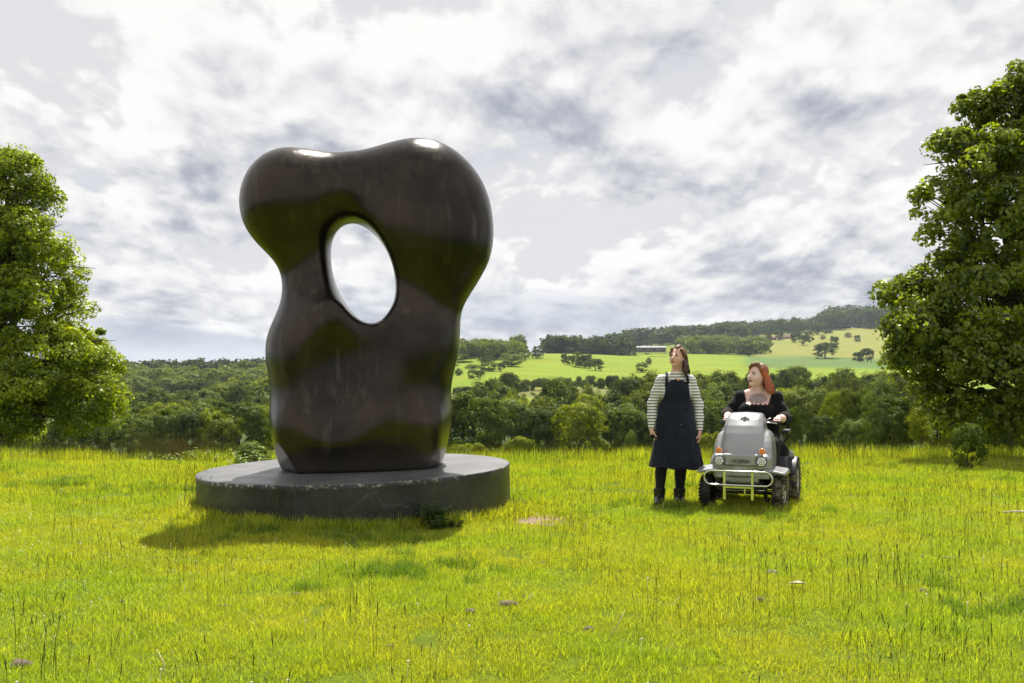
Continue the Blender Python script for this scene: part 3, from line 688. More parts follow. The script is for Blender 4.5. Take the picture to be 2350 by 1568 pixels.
def blades(n, rad, hmin, hmax, w, seed, lean=.55, seg=3):
    """curved tapering grass blades in a disc: V, F, tint"""
    g = np.random.default_rng(seed)
    r = rad * np.sqrt(g.random(n)); a = g.random(n) * 2 * pi
    base = np.stack([r * np.cos(a), r * np.sin(a), np.full(n, -.01)], -1)
    h = g.uniform(hmin, hmax, n); yaw = g.random(n) * 2 * pi; ln = g.uniform(.05, lean, n) * h
    dirv = np.stack([np.cos(yaw), np.sin(yaw), np.zeros(n)], -1); side = np.stack([-np.sin(yaw), np.cos(yaw), np.zeros(n)], -1)
    rot = g.uniform(-.9, .9, n)[:, None]; side = side * np.cos(rot) + dirv * np.sin(rot)
    ww = w * g.uniform(.6, 1.3, n)
    rows = []
    for k in range(seg):
        u = k / seg
        c = base + dirv * (ln * u ** 2)[:, None] + np.array([0, 0, 1.]) * (h * u * (1 - .12 * u))[:, None]
        wk = (ww * (1 - .75 * u ** 1.5) * .5)[:, None]
        rows += [c - side * wk, c + side * wk]
    rows.append(base + dirv * ln[:, None] + np.array([0, 0, 1.]) * (h * .88)[:, None])
    k = len(rows); V = np.stack(rows, 1).reshape(-1, 3)
    i = np.arange(n)[:, None] * k; F = []
    for s in range(seg - 1): F += [i + [2 * s, 2 * s + 1, 2 * s + 3], i + [2 * s, 2 * s + 3, 2 * s + 2]]
    F.append(i + [2 * (seg - 1), 2 * (seg - 1) + 1, k - 1])
    F = np.concatenate(F, 1).reshape(-1, 3)
    return V, F, np.repeat(g.random(n) ** 1.3, k)
def tri_mesh(name, V, F, tint, material):
    me = np_mesh(name, V, F, False, material); a = me.attributes.new('tint', 'FLOAT', 'POINT'); a.data.foreach_set('value', np.asarray(tint, np.float32)); return me
def stalks(n, rad, hmin, hmax, seed, head=True):
    g = random.Random(seed); mb = MB(); tint = []
    for i in range(n):
        x, y = g.uniform(-rad, rad), g.uniform(-rad, rad); h = g.uniform(hmin, hmax); lx, ly = g.gauss(0, .09) * h, g.gauss(0, .09) * h
        p = [(x, y, -.01), (x + lx * .25, y + ly * .25, h * .5), (x + lx, y + ly, h)]
        n0 = len(mb.V); mb.tube(p, [.0013, .001, .0007], 3); tint += [g.uniform(.1, .7)] * (len(mb.V) - n0)
        if head:
            n0 = len(mb.V); hl = g.uniform(.02, .055); dv = Vector((lx * .8, ly * .8, h * .5)).normalized(); e = Vector(p[2])
            mb.tube([e - dv * .003, e + dv * hl * .25, e + dv * hl * .8, e + dv * hl], [.0008, .0023, .0021, .0005], 5); tt = g.choice([.05, .1, .9]); tint += [tt] * (len(mb.V) - n0)
    me = np_mesh('stalks', np.array(mb.V), mb.F, False, M_STALK); a = me.attributes.new('tint', 'FLOAT', 'POINT'); a.data.foreach_set('value', np.asarray(tint, np.float32)); return me

def scatter(name, pts, rots, scls, which, sources, label, cat='grass'):
    """one object: a cloud of points, a grass tuft instanced on each by geometry nodes"""
    me = bpy.data.meshes.new(name); me.vertices.add(len(pts)); me.vertices.foreach_set('co', np.asarray(pts, np.float32).ravel())
    for nm, ty, ar in (('rot', 'FLOAT', rots), ('scl', 'FLOAT', scls), ('which', 'INT', which)):
        a = me.attributes.new(nm, ty, 'POINT'); a.data.foreach_set('value', np.asarray(ar, np.float32 if ty == 'FLOAT' else np.int32))
    me.update()
    o = obj(name, me, label=label, cat=cat, kind='stuff')
    ng = bpy.data.node_groups.new(name + '_scatter', 'GeometryNodeTree')
    ng.interface.new_socket('Geometry', in_out='INPUT', socket_type='NodeSocketGeometry'); ng.interface.new_socket('Geometry', in_out='OUTPUT', socket_type='NodeSocketGeometry')
    gi = ng.nodes.new('NodeGroupInput'); go = ng.nodes.new('NodeGroupOutput'); jn = ng.nodes.new('GeometryNodeJoinGeometry')
    def named(nm, ty):
        a = ng.nodes.new('GeometryNodeInputNamedAttribute'); a.data_type = ty; a.inputs[0].default_value = nm; return a.outputs[0]
    rz = ng.nodes.new('ShaderNodeCombineXYZ'); ng.links.new(named('rot', 'FLOAT'), rz.inputs[2])
    sc = named('scl', 'FLOAT'); wh = named('which', 'INT')
    for i, src in enumerate(sources):
        so = bpy.data.objects.new('grass_tuft', src)
        oi = ng.nodes.new('GeometryNodeObjectInfo'); oi.inputs[0].default_value = so; oi.inputs['As Instance'].default_value = True
        ip = ng.nodes.new('GeometryNodeInstanceOnPoints')
        cmpn = ng.nodes.new('FunctionNodeCompare'); cmpn.data_type = 'INT'; cmpn.operation = 'EQUAL'
        ng.links.new(wh, cmpn.inputs[2]); cmpn.inputs[3].default_value = i
        ng.links.new(gi.outputs[0], ip.inputs['Points']); ng.links.new(cmpn.outputs[0], ip.inputs['Selection'])
        ng.links.new(oi.outputs['Geometry'], ip.inputs['Instance']); ng.links.new(rz.outputs[0], ip.inputs['Rotation']); ng.links.new(sc, ip.inputs['Scale'])
        ng.links.new(ip.outputs[0], jn.inputs[0])
    ng.links.new(jn.outputs[0], go.inputs[0])
    md = o.modifiers.new('scatter', 'NODES'); md.node_group = ng
    return o
g = np.random.default_rng(11)
PLX, PLY, PLR = -1.685, 10.87, 1.665
def field_points(n, y0, y1, margin=1.5, hole=True):
    Y = np.sqrt(g.random(int(n * 1.6)) * (y1 * y1 - y0 * y0) + y0 * y0)
    Y = Y[:n]; X = g.uniform(-1, 1, n) * (.56 * Y + margin)
    k = np.hypot(X - PLX, Y - PLY) > PLR + .01
    qd = np.hypot((X - .245) / .27, (Y - 10.05) / .34); k &= ~((qd < 1.25) & (g.random(n) < 1.05 - .5 * qd))
    X, Y = X[k], Y[k]
    return np.stack([X, Y, tz(X, Y)], -1)
near = [tri_mesh('tuft', *blades(210, .14, .018, .055, .0036, 100 + i, 1.0), M_GRASS) for i in range(5)]
near += [tri_mesh('tuft', *blades(120, .13, .04, .09, .0038, 200 + i, .7), M_GRASS) for i in range(2)]
farr = [tri_mesh('tuft', *blades(300, .25, .035, .09, .006, 300 + i, .7, 2), M_GRASS) for i in range(3)]
P1 = field_points(8500, 3.2, 11.5)
P2_ = field_points(3600, 11.0, 21.5, 3)
scatter('grass', P1, g.random(len(P1)) * 6.28, g.uniform(.7, 1.25, len(P1)), g.choice(7, len(P1), p=[.17] * 5 + [.075] * 2), near, 'short bright yellow-green meadow grass covering the foreground')
scatter('grass', P2_, g.random(len(P2_)) * 6.28, g.uniform(.8, 1.3, len(P2_)), g.integers(0, 3, len(P2_)), farr, 'meadow grass running back to the far edge of the field')
st = [stalks(7, .22, .12, .33, 400 + i) for i in range(6)]
P3 = field_points(3400, 3.4, 20)
dens = .5 + .5 * np.sin(P3[:, 0] * 1.1 + 2) * np.sin(P3[:, 1] * .8); P3 = P3[g.random(len(P3)) < .08 + .36 * dens]
scatter('tall_grass', P3, g.random(len(P3)) * 6.28, g.uniform(.7, 1.15, len(P3)), g.integers(0, 6, len(P3)), st, 'thin dark seed stalks standing above the meadow grass')
# taller rough fringe along the brow, and reddish dock at the left
fr = [tri_mesh('tuft', *blades(90, .3, .15, .42, .008, 500 + i, .5, 2), M_GRASS) for i in range(2)] + [stalks(16, .3, .3, .6, 510 + i) for i in range(2)]
Y = g.uniform(17.2, 20.5, 1300); X = g.uniform(-1, 1, 1300) * .62 * Y; P4 = np.stack([X, Y, tz(X, Y)], -1)
scatter('rough_grass', P4, g.random(1300) * 6.28, g.uniform(.5, 1.0, 1300), g.integers(0, 4, 1300), fr, 'rough taller grass along the brow of the field')
Y = g.uniform(17.5, 19, 140); X = np.array([at(x, 1000, 18).x for x in g.normal(390, 55, 140)]); P5 = np.stack([X, Y, tz(X, Y)], -1)
dk = stalks(10, .2, .35, .62, 520); dk.materials.clear(); dk.materials.append(M_BUR)
scatter('dock_stems', P5, g.random(140) * 6.28, g.uniform(.5, 1.0, 140), np.zeros(140), [dk], 'reddish dock stems on the field edge left of the plinth')
# long grass hugging the plinth and around wheels
a = g.random(900) * 2 * pi; r = PLR + np.abs(g.normal(.03, .10, 900)) + .02; P6 = np.stack([PLX + r * np.cos(a), PLY + r * np.sin(a), np.zeros(900)], -1); P6[:, 2] = tz(P6[:, 0], P6[:, 1])
lg = [tri_mesh('tuft', *blades(60, .09, .05, .17, .0055, 600 + i, .9), M_GRASS) for i in range(3)] + [stalks(2, .08, .15, .34, 610)]
scatter('long_grass', P6, g.random(900) * 6.28, g.uniform(.6, 1.25, 900), g.choice(4, 900, p=[.3, .3, .3, .1]), lg, 'long grass growing up against the foot of the plinth')

# greener coarse clumps and low clover patches that break up the sward
M_GREENER = gmat('coarse_grass_blade', (.09, .16, .008), (.26, .36, .030), .45)
cl = [tri_mesh('tuft', *blades(90, .10, .05, .15, .0055, 700 + i, .9), M_GREENER) for i in range(3)]
cx_ = g.uniform(-1, 1, 26); cy_ = np.sqrt(g.random(26) * (17.5 ** 2 - 16) + 16); cx_ = cx_ * (.54 * cy_ + 1)
k_ = g.integers(0, 26, 420); rr_ = np.abs(g.normal(0, .24, 420)) * (1 + .05 * cy_[k_]); an_ = g.random(420) * 6.283
X = cx_[k_] + rr_ * np.cos(an_) * 1.5; Y = cy_[k_] + rr_ * np.sin(an_); k2 = (np.hypot(X - PLX, Y - PLY) > PLR + .05) & (Y > 3.4); X, Y = X[k2], Y[k2]
P7 = np.stack([X, Y, tz(X, Y)], -1)
scatter('coarse_grass', P7, g.random(len(X)) * 6.28, g.uniform(.5, 1.0, len(X)), g.integers(0, 3, len(X)), cl, 'darker greener clumps of coarse grass in the meadow')

wx = []
for (x0, y0) in ((2.10, 10.68), (2.80, 10.38), (2.42, 11.55), (3.14, 11.18), (1.63, 10.98), (1.86, 10.98), (2.45, 10.6)):
    for i in range(16): wx.append((x0 + g.normal(0, .15), y0 + g.normal(-.04, .13)))
wx = np.array(wx); P8 = np.stack([wx[:, 0], wx[:, 1], tz(wx[:, 0], wx[:, 1])], -1)
scatter('trodden_grass', P8, g.random(len(wx)) * 6.28, g.uniform(.45, .95, len(wx)), g.choice(4, len(wx), p=[.32, .32, .32, .04]), lg, 'longer grass around the scooter wheels and the boots')
# ------------------------------------------------------------------ smooth bodies: distance fields meshed by surface nets
class Field:
    def __init__(self, lo, hi, vox):
        self.lo = np.array(lo, float); self.vox = vox
        self.n = np.ceil((np.array(hi) - self.lo) / vox).astype(int) + 1
        ax = [self.lo[i] + vox * np.arange(self.n[i]) for i in range(3)]
        self.ax = [a.astype(np.float32) for a in ax]
        self.D = np.full(self.n, 1.0, np.float32)
    def _sub(self, lo, hi):
        i0 = [max(0, int((lo[k] - self.lo[k]) / self.vox) - 1) for k in range(3)]
        i1 = [min(self.n[k], int((hi[k] - self.lo[k]) / self.vox) + 2) for k in range(3)]
        if any(i1[k] <= i0[k] for k in range(3)): return None
        sl = tuple(slice(i0[k], i1[k]) for k in range(3))
        return sl, self.ax[0][sl[0]][:, None, None], self.ax[1][sl[1]][None, :, None], self.ax[2][sl[2]][None, None, :]
    def put(self, f, lo, hi, k=.02, mode='add'):
        """f(x,y,z) -> signed distance; blended into the box lo..hi"""
        m = k * 1.5 + self.vox * 3
        s = self._sub([a - m for a in lo], [a + m for a in hi])
        if s is None: return self
        sl, x, y, z = s; d = f(x, y, z).astype(np.float32); D = self.D[sl]
        if mode == 'add':
            h = np.clip(.5 + .5 * (D - d) / k, 0, 1) if k > 0 else (D > d); self.D[sl] = D * (1 - h) + d * h - (k * h * (1 - h) if k > 0 else 0)
        elif mode == 'sub':
            d = -d; h = np.clip(.5 - .5 * (D - d) / max(k, 1e-5), 0, 1); self.D[sl] = D * (1 - h) + d * h + k * h * (1 - h)
        return self
    def cap(self, a, b, ra, rb, k=.02, mode='add', sq=(1, 1, 1)):
        a = np.array(a, float); b = np.array(b, float); r = max(ra, rb); sq = np.array(sq, float)
        lo = np.minimum(a, b) - r / sq.min(); hi = np.maximum(a, b) + r / sq.min()
        A = a * sq; B = b * sq; ba = B - A; l2 = max(float(ba @ ba), 1e-9)
        def f(x, y, z):
            px, py, pz = x * sq[0] - A[0], y * sq[1] - A[1], z * sq[2] - A[2]
            h = np.clip((px * ba[0] + py * ba[1] + pz * ba[2]) / l2, 0, 1)
            return (np.sqrt((px - ba[0] * h) ** 2 + (py - ba[1] * h) ** 2 + (pz - ba[2] * h) ** 2) - (ra + (rb - ra) * h)) / max(sq)
        return self.put(f, lo, hi, k, mode)
    def chain(self, pts, rads, k=.02, mode='add', sq=(1, 1, 1)):
        for i in range(len(pts) - 1): self.cap(pts[i], pts[i + 1], rads[i], rads[i + 1], k, mode, sq)
        return self
    def ell(self, c, r, k=.02, mode='add', rot=None):
        c = np.array(c, float); r = np.array(r, float); m = r.max(); Mx = np.array(rot.transposed()) if rot is not None else None
        def f(x, y, z):
            p = [x - c[0], y - c[1], z - c[2]]
            if Mx is not None: p = [Mx[i][0] * p[0] + Mx[i][1] * p[1] + Mx[i][2] * p[2] for i in range(3)]
            q = np.sqrt((p[0] / r[0]) ** 2 + (p[1] / r[1]) ** 2 + (p[2] / r[2]) ** 2)
            q2 = np.sqrt((p[0] / r[0] ** 2) ** 2 + (p[1] / r[1] ** 2) ** 2 + (p[2] / r[2] ** 2) ** 2) + 1e-6
            return np.where(q > .15, q * (q - 1) / q2, -r.min() * .9)
        return self.put(f, c - m, c + m, k, mode)
    def box(self, c, s, r=.02, k=.02, mode='add', rot=None):
        c = np.array(c, float); s = np.array(s, float) / 2; m = np.linalg.norm(s) if rot is not None else s; Mx = np.array(rot.transposed()) if rot is not None else None
        def f(x, y, z):
            p = [x - c[0], y - c[1], z - c[2]]
            if Mx is not None: p = [Mx[i][0] * p[0] + Mx[i][1] * p[1] + Mx[i][2] * p[2] for i in range(3)]
            q = [np.abs(p[i]) - (s[i] - r) for i in range(3)]
            o = np.sqrt(np.maximum(q[0], 0) ** 2 + np.maximum(q[1], 0) ** 2 + np.maximum(q[2], 0) ** 2)
            return o + np.minimum(np.maximum(np.maximum(q[0], q[1]), q[2]), 0) - r
        return self.put(f, c - m, c + m, k, mode)
    def clip(self, f):
        """keep only where f(x,y,z) < 0 (sharp)"""
        d = f(self.ax[0][:, None, None], self.ax[1][None, :, None], self.ax[2][None, None, :]).astype(np.float32)
        self.D = np.maximum(self.D, d); return self
    def net(self, relax=2):
        D = self.D; D[0] = D[-1] = 1; D[:, 0] = D[:, -1] = 1; D[:, :, 0] = D[:, :, -1] = 1
        neg = D < 0
        c = np.zeros(tuple(self.n - 1), np.int8)
        for dx_ in (0, 1):
            for dy_ in (0, 1):
                for dz_ in (0, 1): c += neg[dx_:self.n[0] - 1 + dx_, dy_:self.n[1] - 1 + dy_, dz_:self.n[2] - 1 + dz_]
        act = (c > 0) & (c < 8); I = np.argwhere(act); ids = np.full(act.shape, -1, np.int64); ids[act] = np.arange(len(I))
        acc = np.zeros((len(I), 3)); cnt = np.zeros(len(I))
        for axis in range(3):
            for u in (0, 1):
                for v in (0, 1):
                    o = [0, 0, 0]; oth = [k for k in range(3) if k != axis]; o[oth[0]] = u; o[oth[1]] = v
                    p0 = I + o; p1 = p0.copy(); p1[:, axis] += 1
                    a = D[tuple(p0.T)]; b_ = D[tuple(p1.T)]; m = (a < 0) != (b_ < 0)
                    t_ = np.where(m, a / np.where(m, a - b_, 1), 0)
                    q = p0.astype(float); q[:, axis] += t_
                    acc[m] += q[m]; cnt[m] += 1
        V = self.lo + acc / cnt[:, None] * self.vox
        Fs = []
        for axis in range(3):
            o1, o2 = [k for k in range(3) if k != axis]
            a = np.take(neg, range(0, self.n[axis] - 1), axis); b_ = np.take(neg, range(1, self.n[axis]), axis)
            E = np.argwhere(a != b_); E = E[(E[:, o1] > 0) & (E[:, o2] > 0) & (E[:, o1] < self.n[o1] - 1) & (E[:, o2] < self.n[o2] - 1)]
            q = []
            for (u, v) in ((0, 0), (1, 0), (1, 1), (0, 1)):
                p = E.copy(); p[:, o1] -= u; p[:, o2] -= v; q.append(ids[tuple(p.T)])
            q = np.stack(q, 1); flip = neg[tuple(E.T)]
            if axis == 1: flip = ~flip
            q[~flip] = q[~flip][:, ::-1]; Fs.append(q)
        F = np.concatenate(Fs); F = F[(F >= 0).all(1)]
        for _ in range(relax):                       # light smoothing
            s = np.zeros_like(V); k = np.zeros(len(V))
            for i in range(4):
                for j in ((i + 1) % 4, (i + 3) % 4):
                    np.add.at(s, F[:, i], V[F[:, j]]); np.add.at(k, F[:, i], 1)
            V = V * .5 + .5 * s / np.maximum(k, 1)[:, None]
        return V, F
    def mesh(self, name, material, relax=2):
        V, F = self.net(relax); return np_mesh(name, V, F[:, ::-1].copy(), True, material)

# ------------------------------------------------------------------ plinth
pm, t, b = mat('painted_plinth')
co = t.new('ShaderNodeTexCoord').outputs['Object']
x_, y_, z_ = t.sep(co)
n1 = t.noise(co, 2.2, 6, .65); n2 = t.noise(co, 22, 6, .7)
c = t.mix(t.step(n1, .35, .7), (.014, .015, .017), (.040, .041, .043))
c = t.mix(t.m('MULTIPLY', t.step(t.noise(t.v('MULTIPLY', co, (9, 9, 1.2)), 1, 5, .6), .55, .8), .35), c, (.09, .09, .085))
edge = t.m('MULTIPLY', t.step(t.m('ADD', z_, t.m('MULTIPLY', t.m('SUBTRACT', t.noise(co, 7, 6, .75), .5), .11)), .405, .43), t.step(z_, .449, .452, 1., 0.))
edge = t.m('MULTIPLY', edge, t.step(n2, .52, .62))
c = t.mix(edge, c, (.36, .33, .28))
chips = t.m('MULTIPLY', t.step(t.noise(co, 11, 5, .7), .70, .73), t.step(z_, .2, .4, .0, 1.))
c = t.mix(chips, c, (.30, .28, .24))
crk = t.new('ShaderNodeTexVoronoi', feature='DISTANCE_TO_EDGE'); t.put(crk.inputs['Vector'], t.v('ADD', t.v('MULTIPLY', co, (1, 1, .55)), t.v('SCALE', t.xyz(n1, n2, n1), scale=.25))); crk.inputs['Scale'].default_value = 1.5
crack = t.m('MULTIPLY', t.step(crk.outputs['Distance'], .004, .011, 1., 0.), t.step(t.noise(co, 1.6, 2, .5), .52, .6))
c = t.mix(t.m('MULTIPLY', crack, t.step(z_, .43, .44, .16, 0.)), c, (.28, .27, .24))
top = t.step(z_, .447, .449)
c = t.mix(top, c, t.mix(t.step(n1, .3, .7), (.065, .064, .063), (.14, .137, .134)))  # top face coloured paler, painting in the sky's reflection on it
t.put(b.inputs['Base Color'], c)
t.put(b.inputs['Roughness'], t.m('ADD', t.m('MULTIPLY', t.noise(co, 5, 5, .6), .35), .22)); b.inputs['Specular IOR Level'].default_value = .55
bn = t.new('ShaderNodeBump'); bn.inputs['Strength'].default_value = .5; bn.inputs['Distance'].default_value = .01
t.put(bn.inputs['Height'], t.noise(co, 14, 7, .7)); t.l.new(bn.outputs[0], b.inputs['Normal'])
PLH = .45
nseg = 160; V = []; Fp = []; prof = [(PLR - .004, -.25), (PLR, .0), (PLR + .002, .40), (PLR + .006, .44), (PLR - .004, PLH), (PLR - .16, PLH + .001), (PLR * .5, PLH + .002)]
for (r_, z__) in prof:
    for k in range(nseg):
        an = 2 * pi * k / nseg; jit = (1 + .0012 * sin(an * 7) + .001 * sin(an * 23 + 1)); V.append((r_ * jit * cos(an), r_ * jit * sin(an), z__))
for i in range(len(prof) - 1):
    for k in range(nseg): Fp.append([i * nseg + k, i * nseg + (k + 1) % nseg, (i + 1) * nseg + (k + 1) % nseg, (i + 1) * nseg + k])
Fp.append([(len(prof) - 1) * nseg + k for k in range(nseg)])
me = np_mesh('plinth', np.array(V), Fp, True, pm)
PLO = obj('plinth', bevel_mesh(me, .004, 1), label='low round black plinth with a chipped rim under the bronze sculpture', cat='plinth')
PLO.location = (PLX, PLY, -.02); PLO.rotation_euler = (R(.3), R(-1.5), 0)

# ------------------------------------------------------------------ sculpture: a plain abstract pierced bronze form
bm_, t, b = mat('dark_bronze')
co = t.new('ShaderNodeTexCoord').outputs['Object']
n1 = t.noise(co, 1.3, 6, .6); n2 = t.noise(t.v('MULTIPLY', co, (1, 1, 2.5)), 9, 7, .7)
c = t.mix(t.step(n1, .35, .68), (.020, .016, .012), (.050, .036, .022))
c = t.mix(t.m('MULTIPLY', t.step(n2, .55, .75), .25), c, (.13, .095, .055))
zz = t.sep(co)[2]
c = t.mix(t.step(zz, .0, .25, .35, 0.), c, (.22, .20, .17))
t.put(b.inputs['Base Color'], c); b.inputs['Metallic'].default_value = .78
st_ = t.noise(t.v('MULTIPLY', co, (7, 7, .55)), 1.6, 6, .65)
c2_ = t.mix(t.m('MULTIPLY', t.step(st_, .52, .70), .45), c, (.10, .088, .062)); t.put(b.inputs['Base Color'], c2_)
t.put(b.inputs['Roughness'], t.m('ADD', t.m('MULTIPLY', n2, .14), t.m('ADD', .05, t.m('MULTIPLY', st_, .17)))); b.inputs['Coat Weight'].default_value = .12; b.inputs['Coat Roughness'].default_value = .22
bn = t.new('ShaderNodeBump'); bn.inputs['Strength'].default_value = .30; bn.inputs['Distance'].default_value = .01
t.put(bn.inputs['Height'], t.noise(t.v('MULTIPLY', co, (1, 1, .35)), 26, 8, .75)); t.l.new(bn.outputs[0], b.inputs['Normal'])
f = Field((-1.55, -1.15, -.05), (1.75, 1.15, 3.8), .019)
f.ell((.0, 0, .62), (.98, .78, .95), .2)                        # foot
f.box((0, 0, .28), (1.66, 1.25, .75), .2, .25)
f.ell((.02, -.05, 1.30), (1.02, .72, .66), .3)                   # belly
f.cap((-.40, 0, 1.4), (-.62, .05, 2.7), .34, .30, .32)           # left limb
f.cap((.48, 0, 1.3), (.90, -.05, 2.35), .42, .46, .32)           # right limb
f.ell((-.74, .0, 2.88), (.52, .52, .56), .28)
f.ell((.72, -.05, 2.66), (.76, .60, .86), .28)
f.cap((-.7, 0, 3.06), (.62, .0, 3.05), .34, .44, .3)
f.ell((.06, 0, 2.10), (.33, 2.5, .58), .12, 'sub', rot=Euler((0, R(-16), 0)).to_matrix())
f.ell((-.12, -1.02, 1.15), (.55, .52, .80), .22, 'sub', rot=Euler((0, R(20), 0)).to_matrix())     # shallow scooped hollow on the face
for n_, d_ in ((Vector((.80, -.42, -.42)), .80), (Vector((-.80, -.40, -.45)), .73)):   # planed facets
    n_.normalize(); f.clip(lambda x, y, z, n_=n_, d_=d_: x * n_.x + y * n_.y + z * n_.z - d_)
f.clip(lambda x, y, z: -z + 0 * x + 0 * y)
sc_ = obj('sculpture', f.mesh('sculpture', bm_, 6), label='tall dark polished bronze abstract sculpture with an oval opening, standing on the round plinth', cat='sculpture')
sc_.location = (PLX + .06, PLY, PLH - .018); sc_.rotation_euler = (0, R(-1.5), R(4))
# ------------------------------------------------------------------ people
def skin_mat(name, col, extra=None):
    m, t, b = mat(name); co = t.new('ShaderNodeTexCoord').outputs['Object']
    c = t.mix(t.step(t.noise(co, 14, 4, .6), .35, .65), col, tuple(v * k for v, k in zip(col, (1.0, .86, .82))))
    if extra: c = extra(t, co, c)
    t.put(b.inputs['Base Color'], c); b.inputs['Roughness'].default_value = .5
    b.inputs['Subsurface Weight'].default_value = .12; b.inputs['Subsurface Radius'].default_value = (.02, .008, .004); b.inputs['Subsurface Scale'].default_value = .4
    return m
def cloth(name, col, rough=.85, sheen=.12, wr=(9, .5), stripe=None):
    m, t, b = mat(name); co = t.new('ShaderNodeTexCoord').outputs['Object']
    c = t.mix(t.step(t.noise(co, 6, 6, .65), .3, .7), col, tuple(min(1, v * 1.6 + .003) for v in col)) if not stripe else None
    if stripe:
        z = t.m('ADD', t.sep(co)[2], t.m('MULTIPLY', t.m('SUBTRACT', t.noise(co, 5, 2, .5), .5), .012))
        fz = t.m('FRACT', t.m('DIVIDE', z, stripe[0]))
        c = t.mix(t.m('MULTIPLY', t.step(fz, .0, .05), t.step(fz, stripe[1], stripe[1] + .06, 1., 0.)), col, stripe[2])
    t.put(b.inputs['Base Color'], c); b.inputs['Roughness'].default_value = rough; b.inputs['Specular IOR Level'].default_value = .2
    b.inputs['Sheen Weight'].default_value = sheen
    bn = t.new('ShaderNodeBump'); bn.inputs['Strength'].default_value = wr[1]; bn.inputs['Distance'].default_value = .02
    h = t.m('ADD', t.noise(t.v('MULTIPLY', co, (1, 1, 2.2)), wr[0], 3, .5), t.m('MULTIPLY', t.noise(co, 160, 2, .5), .05))
    t.put(bn.inputs['Height'], h); t.l.new(bn.outputs[0], b.inputs['Normal'])
    return m
def hair_mat(name, root_c, tip_c, z0, z1):
    m, t, b = mat(name); co = t.new('ShaderNodeTexCoord').outputs['Object']
    z = t.sep(co)[2]
    n = t.noise(t.v('MULTIPLY', co, (90, 90, 9)), 1, 4, .7)
    c = t.mix(t.step(t.m('ADD', z, t.m('MULTIPLY', n, .05)), z0, z1), tip_c, root_c)
    c = t.mix(t.step(n, .35, .7), t.mix(1., c, (.35, .33, .35), 'MULTIPLY'), c)
    t.put(b.inputs['Base Color'], c); b.inputs['Roughness'].default_value = .38; b.inputs['Specular IOR Level'].default_value = .6
    bn = t.new('ShaderNodeBump'); bn.inputs['Strength'].default_value = .9; bn.inputs['Distance'].default_value = .008
    t.put(bn.inputs['Height'], n); t.l.new(bn.outputs[0], b.inputs['Normal'])
    return m
M_SKIN1 = skin_mat('skin', (.74, .48, .37))
M_LIP = simple('lips', (.42, .10, .09), .4); M_LIP2 = simple('lips_dark_red', (.25, .02, .03), .35)
M_EYEW = simple('eye_white', (.5, .46, .44), .5); M_IRIS = simple('iris', (.03, .03, .03), .1); M_BROW = simple('brow', (.20, .10, .06), .8)
M_GOLD = simple('gold', (.8, .5, .18), .25, 1.)
M_BLACKP = simple('black_plastic', (.012, .012, .013), .35)

def uv_sphere(c, r, n=12, sc=(1, 1, 1)):
    V = []; F = []; m = n // 2
    for i in range(m + 1):
        th = pi * i / m
        for k in range(n):
            an = 2 * pi * k / n; V.append((c[0] + r * sc[0] * sin(th) * cos(an), c[1] + r * sc[1] * sin(th) * sin(an), c[2] + r * sc[2] * cos(th)))
    for i in range(m):
        for k in range(n): F.append([i * n + k, (i + 1) * n + k, (i + 1) * n + (k + 1) % n, i * n + (k + 1) % n])
    return V, F
def head(f, hc, M, s=1.0, cheek=1.0):
    """head: cranium, jaw, nose, sockets, lips, ears added to the body's field"""
    def w(p): return tuple(Vector(hc) + M @ (Vector(p) * s))
    def E(p, r, k=.015, mode='add'): f.ell(w(p), tuple(q * s for q in r), k, mode, rot=M)
    E((0, .016, .022), (.076, .096, .094), .02)
    E((0, -.022, -.040), (.060 * cheek, .070, .078), .03)
    E((0, -.060, -.030), (.046 * cheek, .040, .05), .03)
    E((0, -.078, -.098), (.022 * cheek, .022, .018), .022)
    for q in (-1, 1):
        E((.040 * q, -.062, -.032), (.022 * cheek, .022, .024), .02)
        E((.031 * q, -.103, .006), (.017, .016, .011), .010, 'sub')
        E((.031 * q, -.088, .024), (.022, .012, .007), .010)
        E((.076 * q, .008, -.012), (.009, .018, .030), .006)
    f.cap(w((0, -.092, .012)), w((0, -.121, -.026)), .008 * s, .0115 * s, .010)
    for q in (-1, 1): E((.011 * q, -.107, -.030), (.008, .009, .007), .006)
    E((0, -.096, -.056), (.026, .012, .006), .006); E((0, -.094, -.068), (.022, .012, .007), .006)
    f.cap(w((-.02, -.110, -.0625)), w((.02, -.110, -.0625)), .0028 * s, .0028 * s, .004, 'sub')
    return w
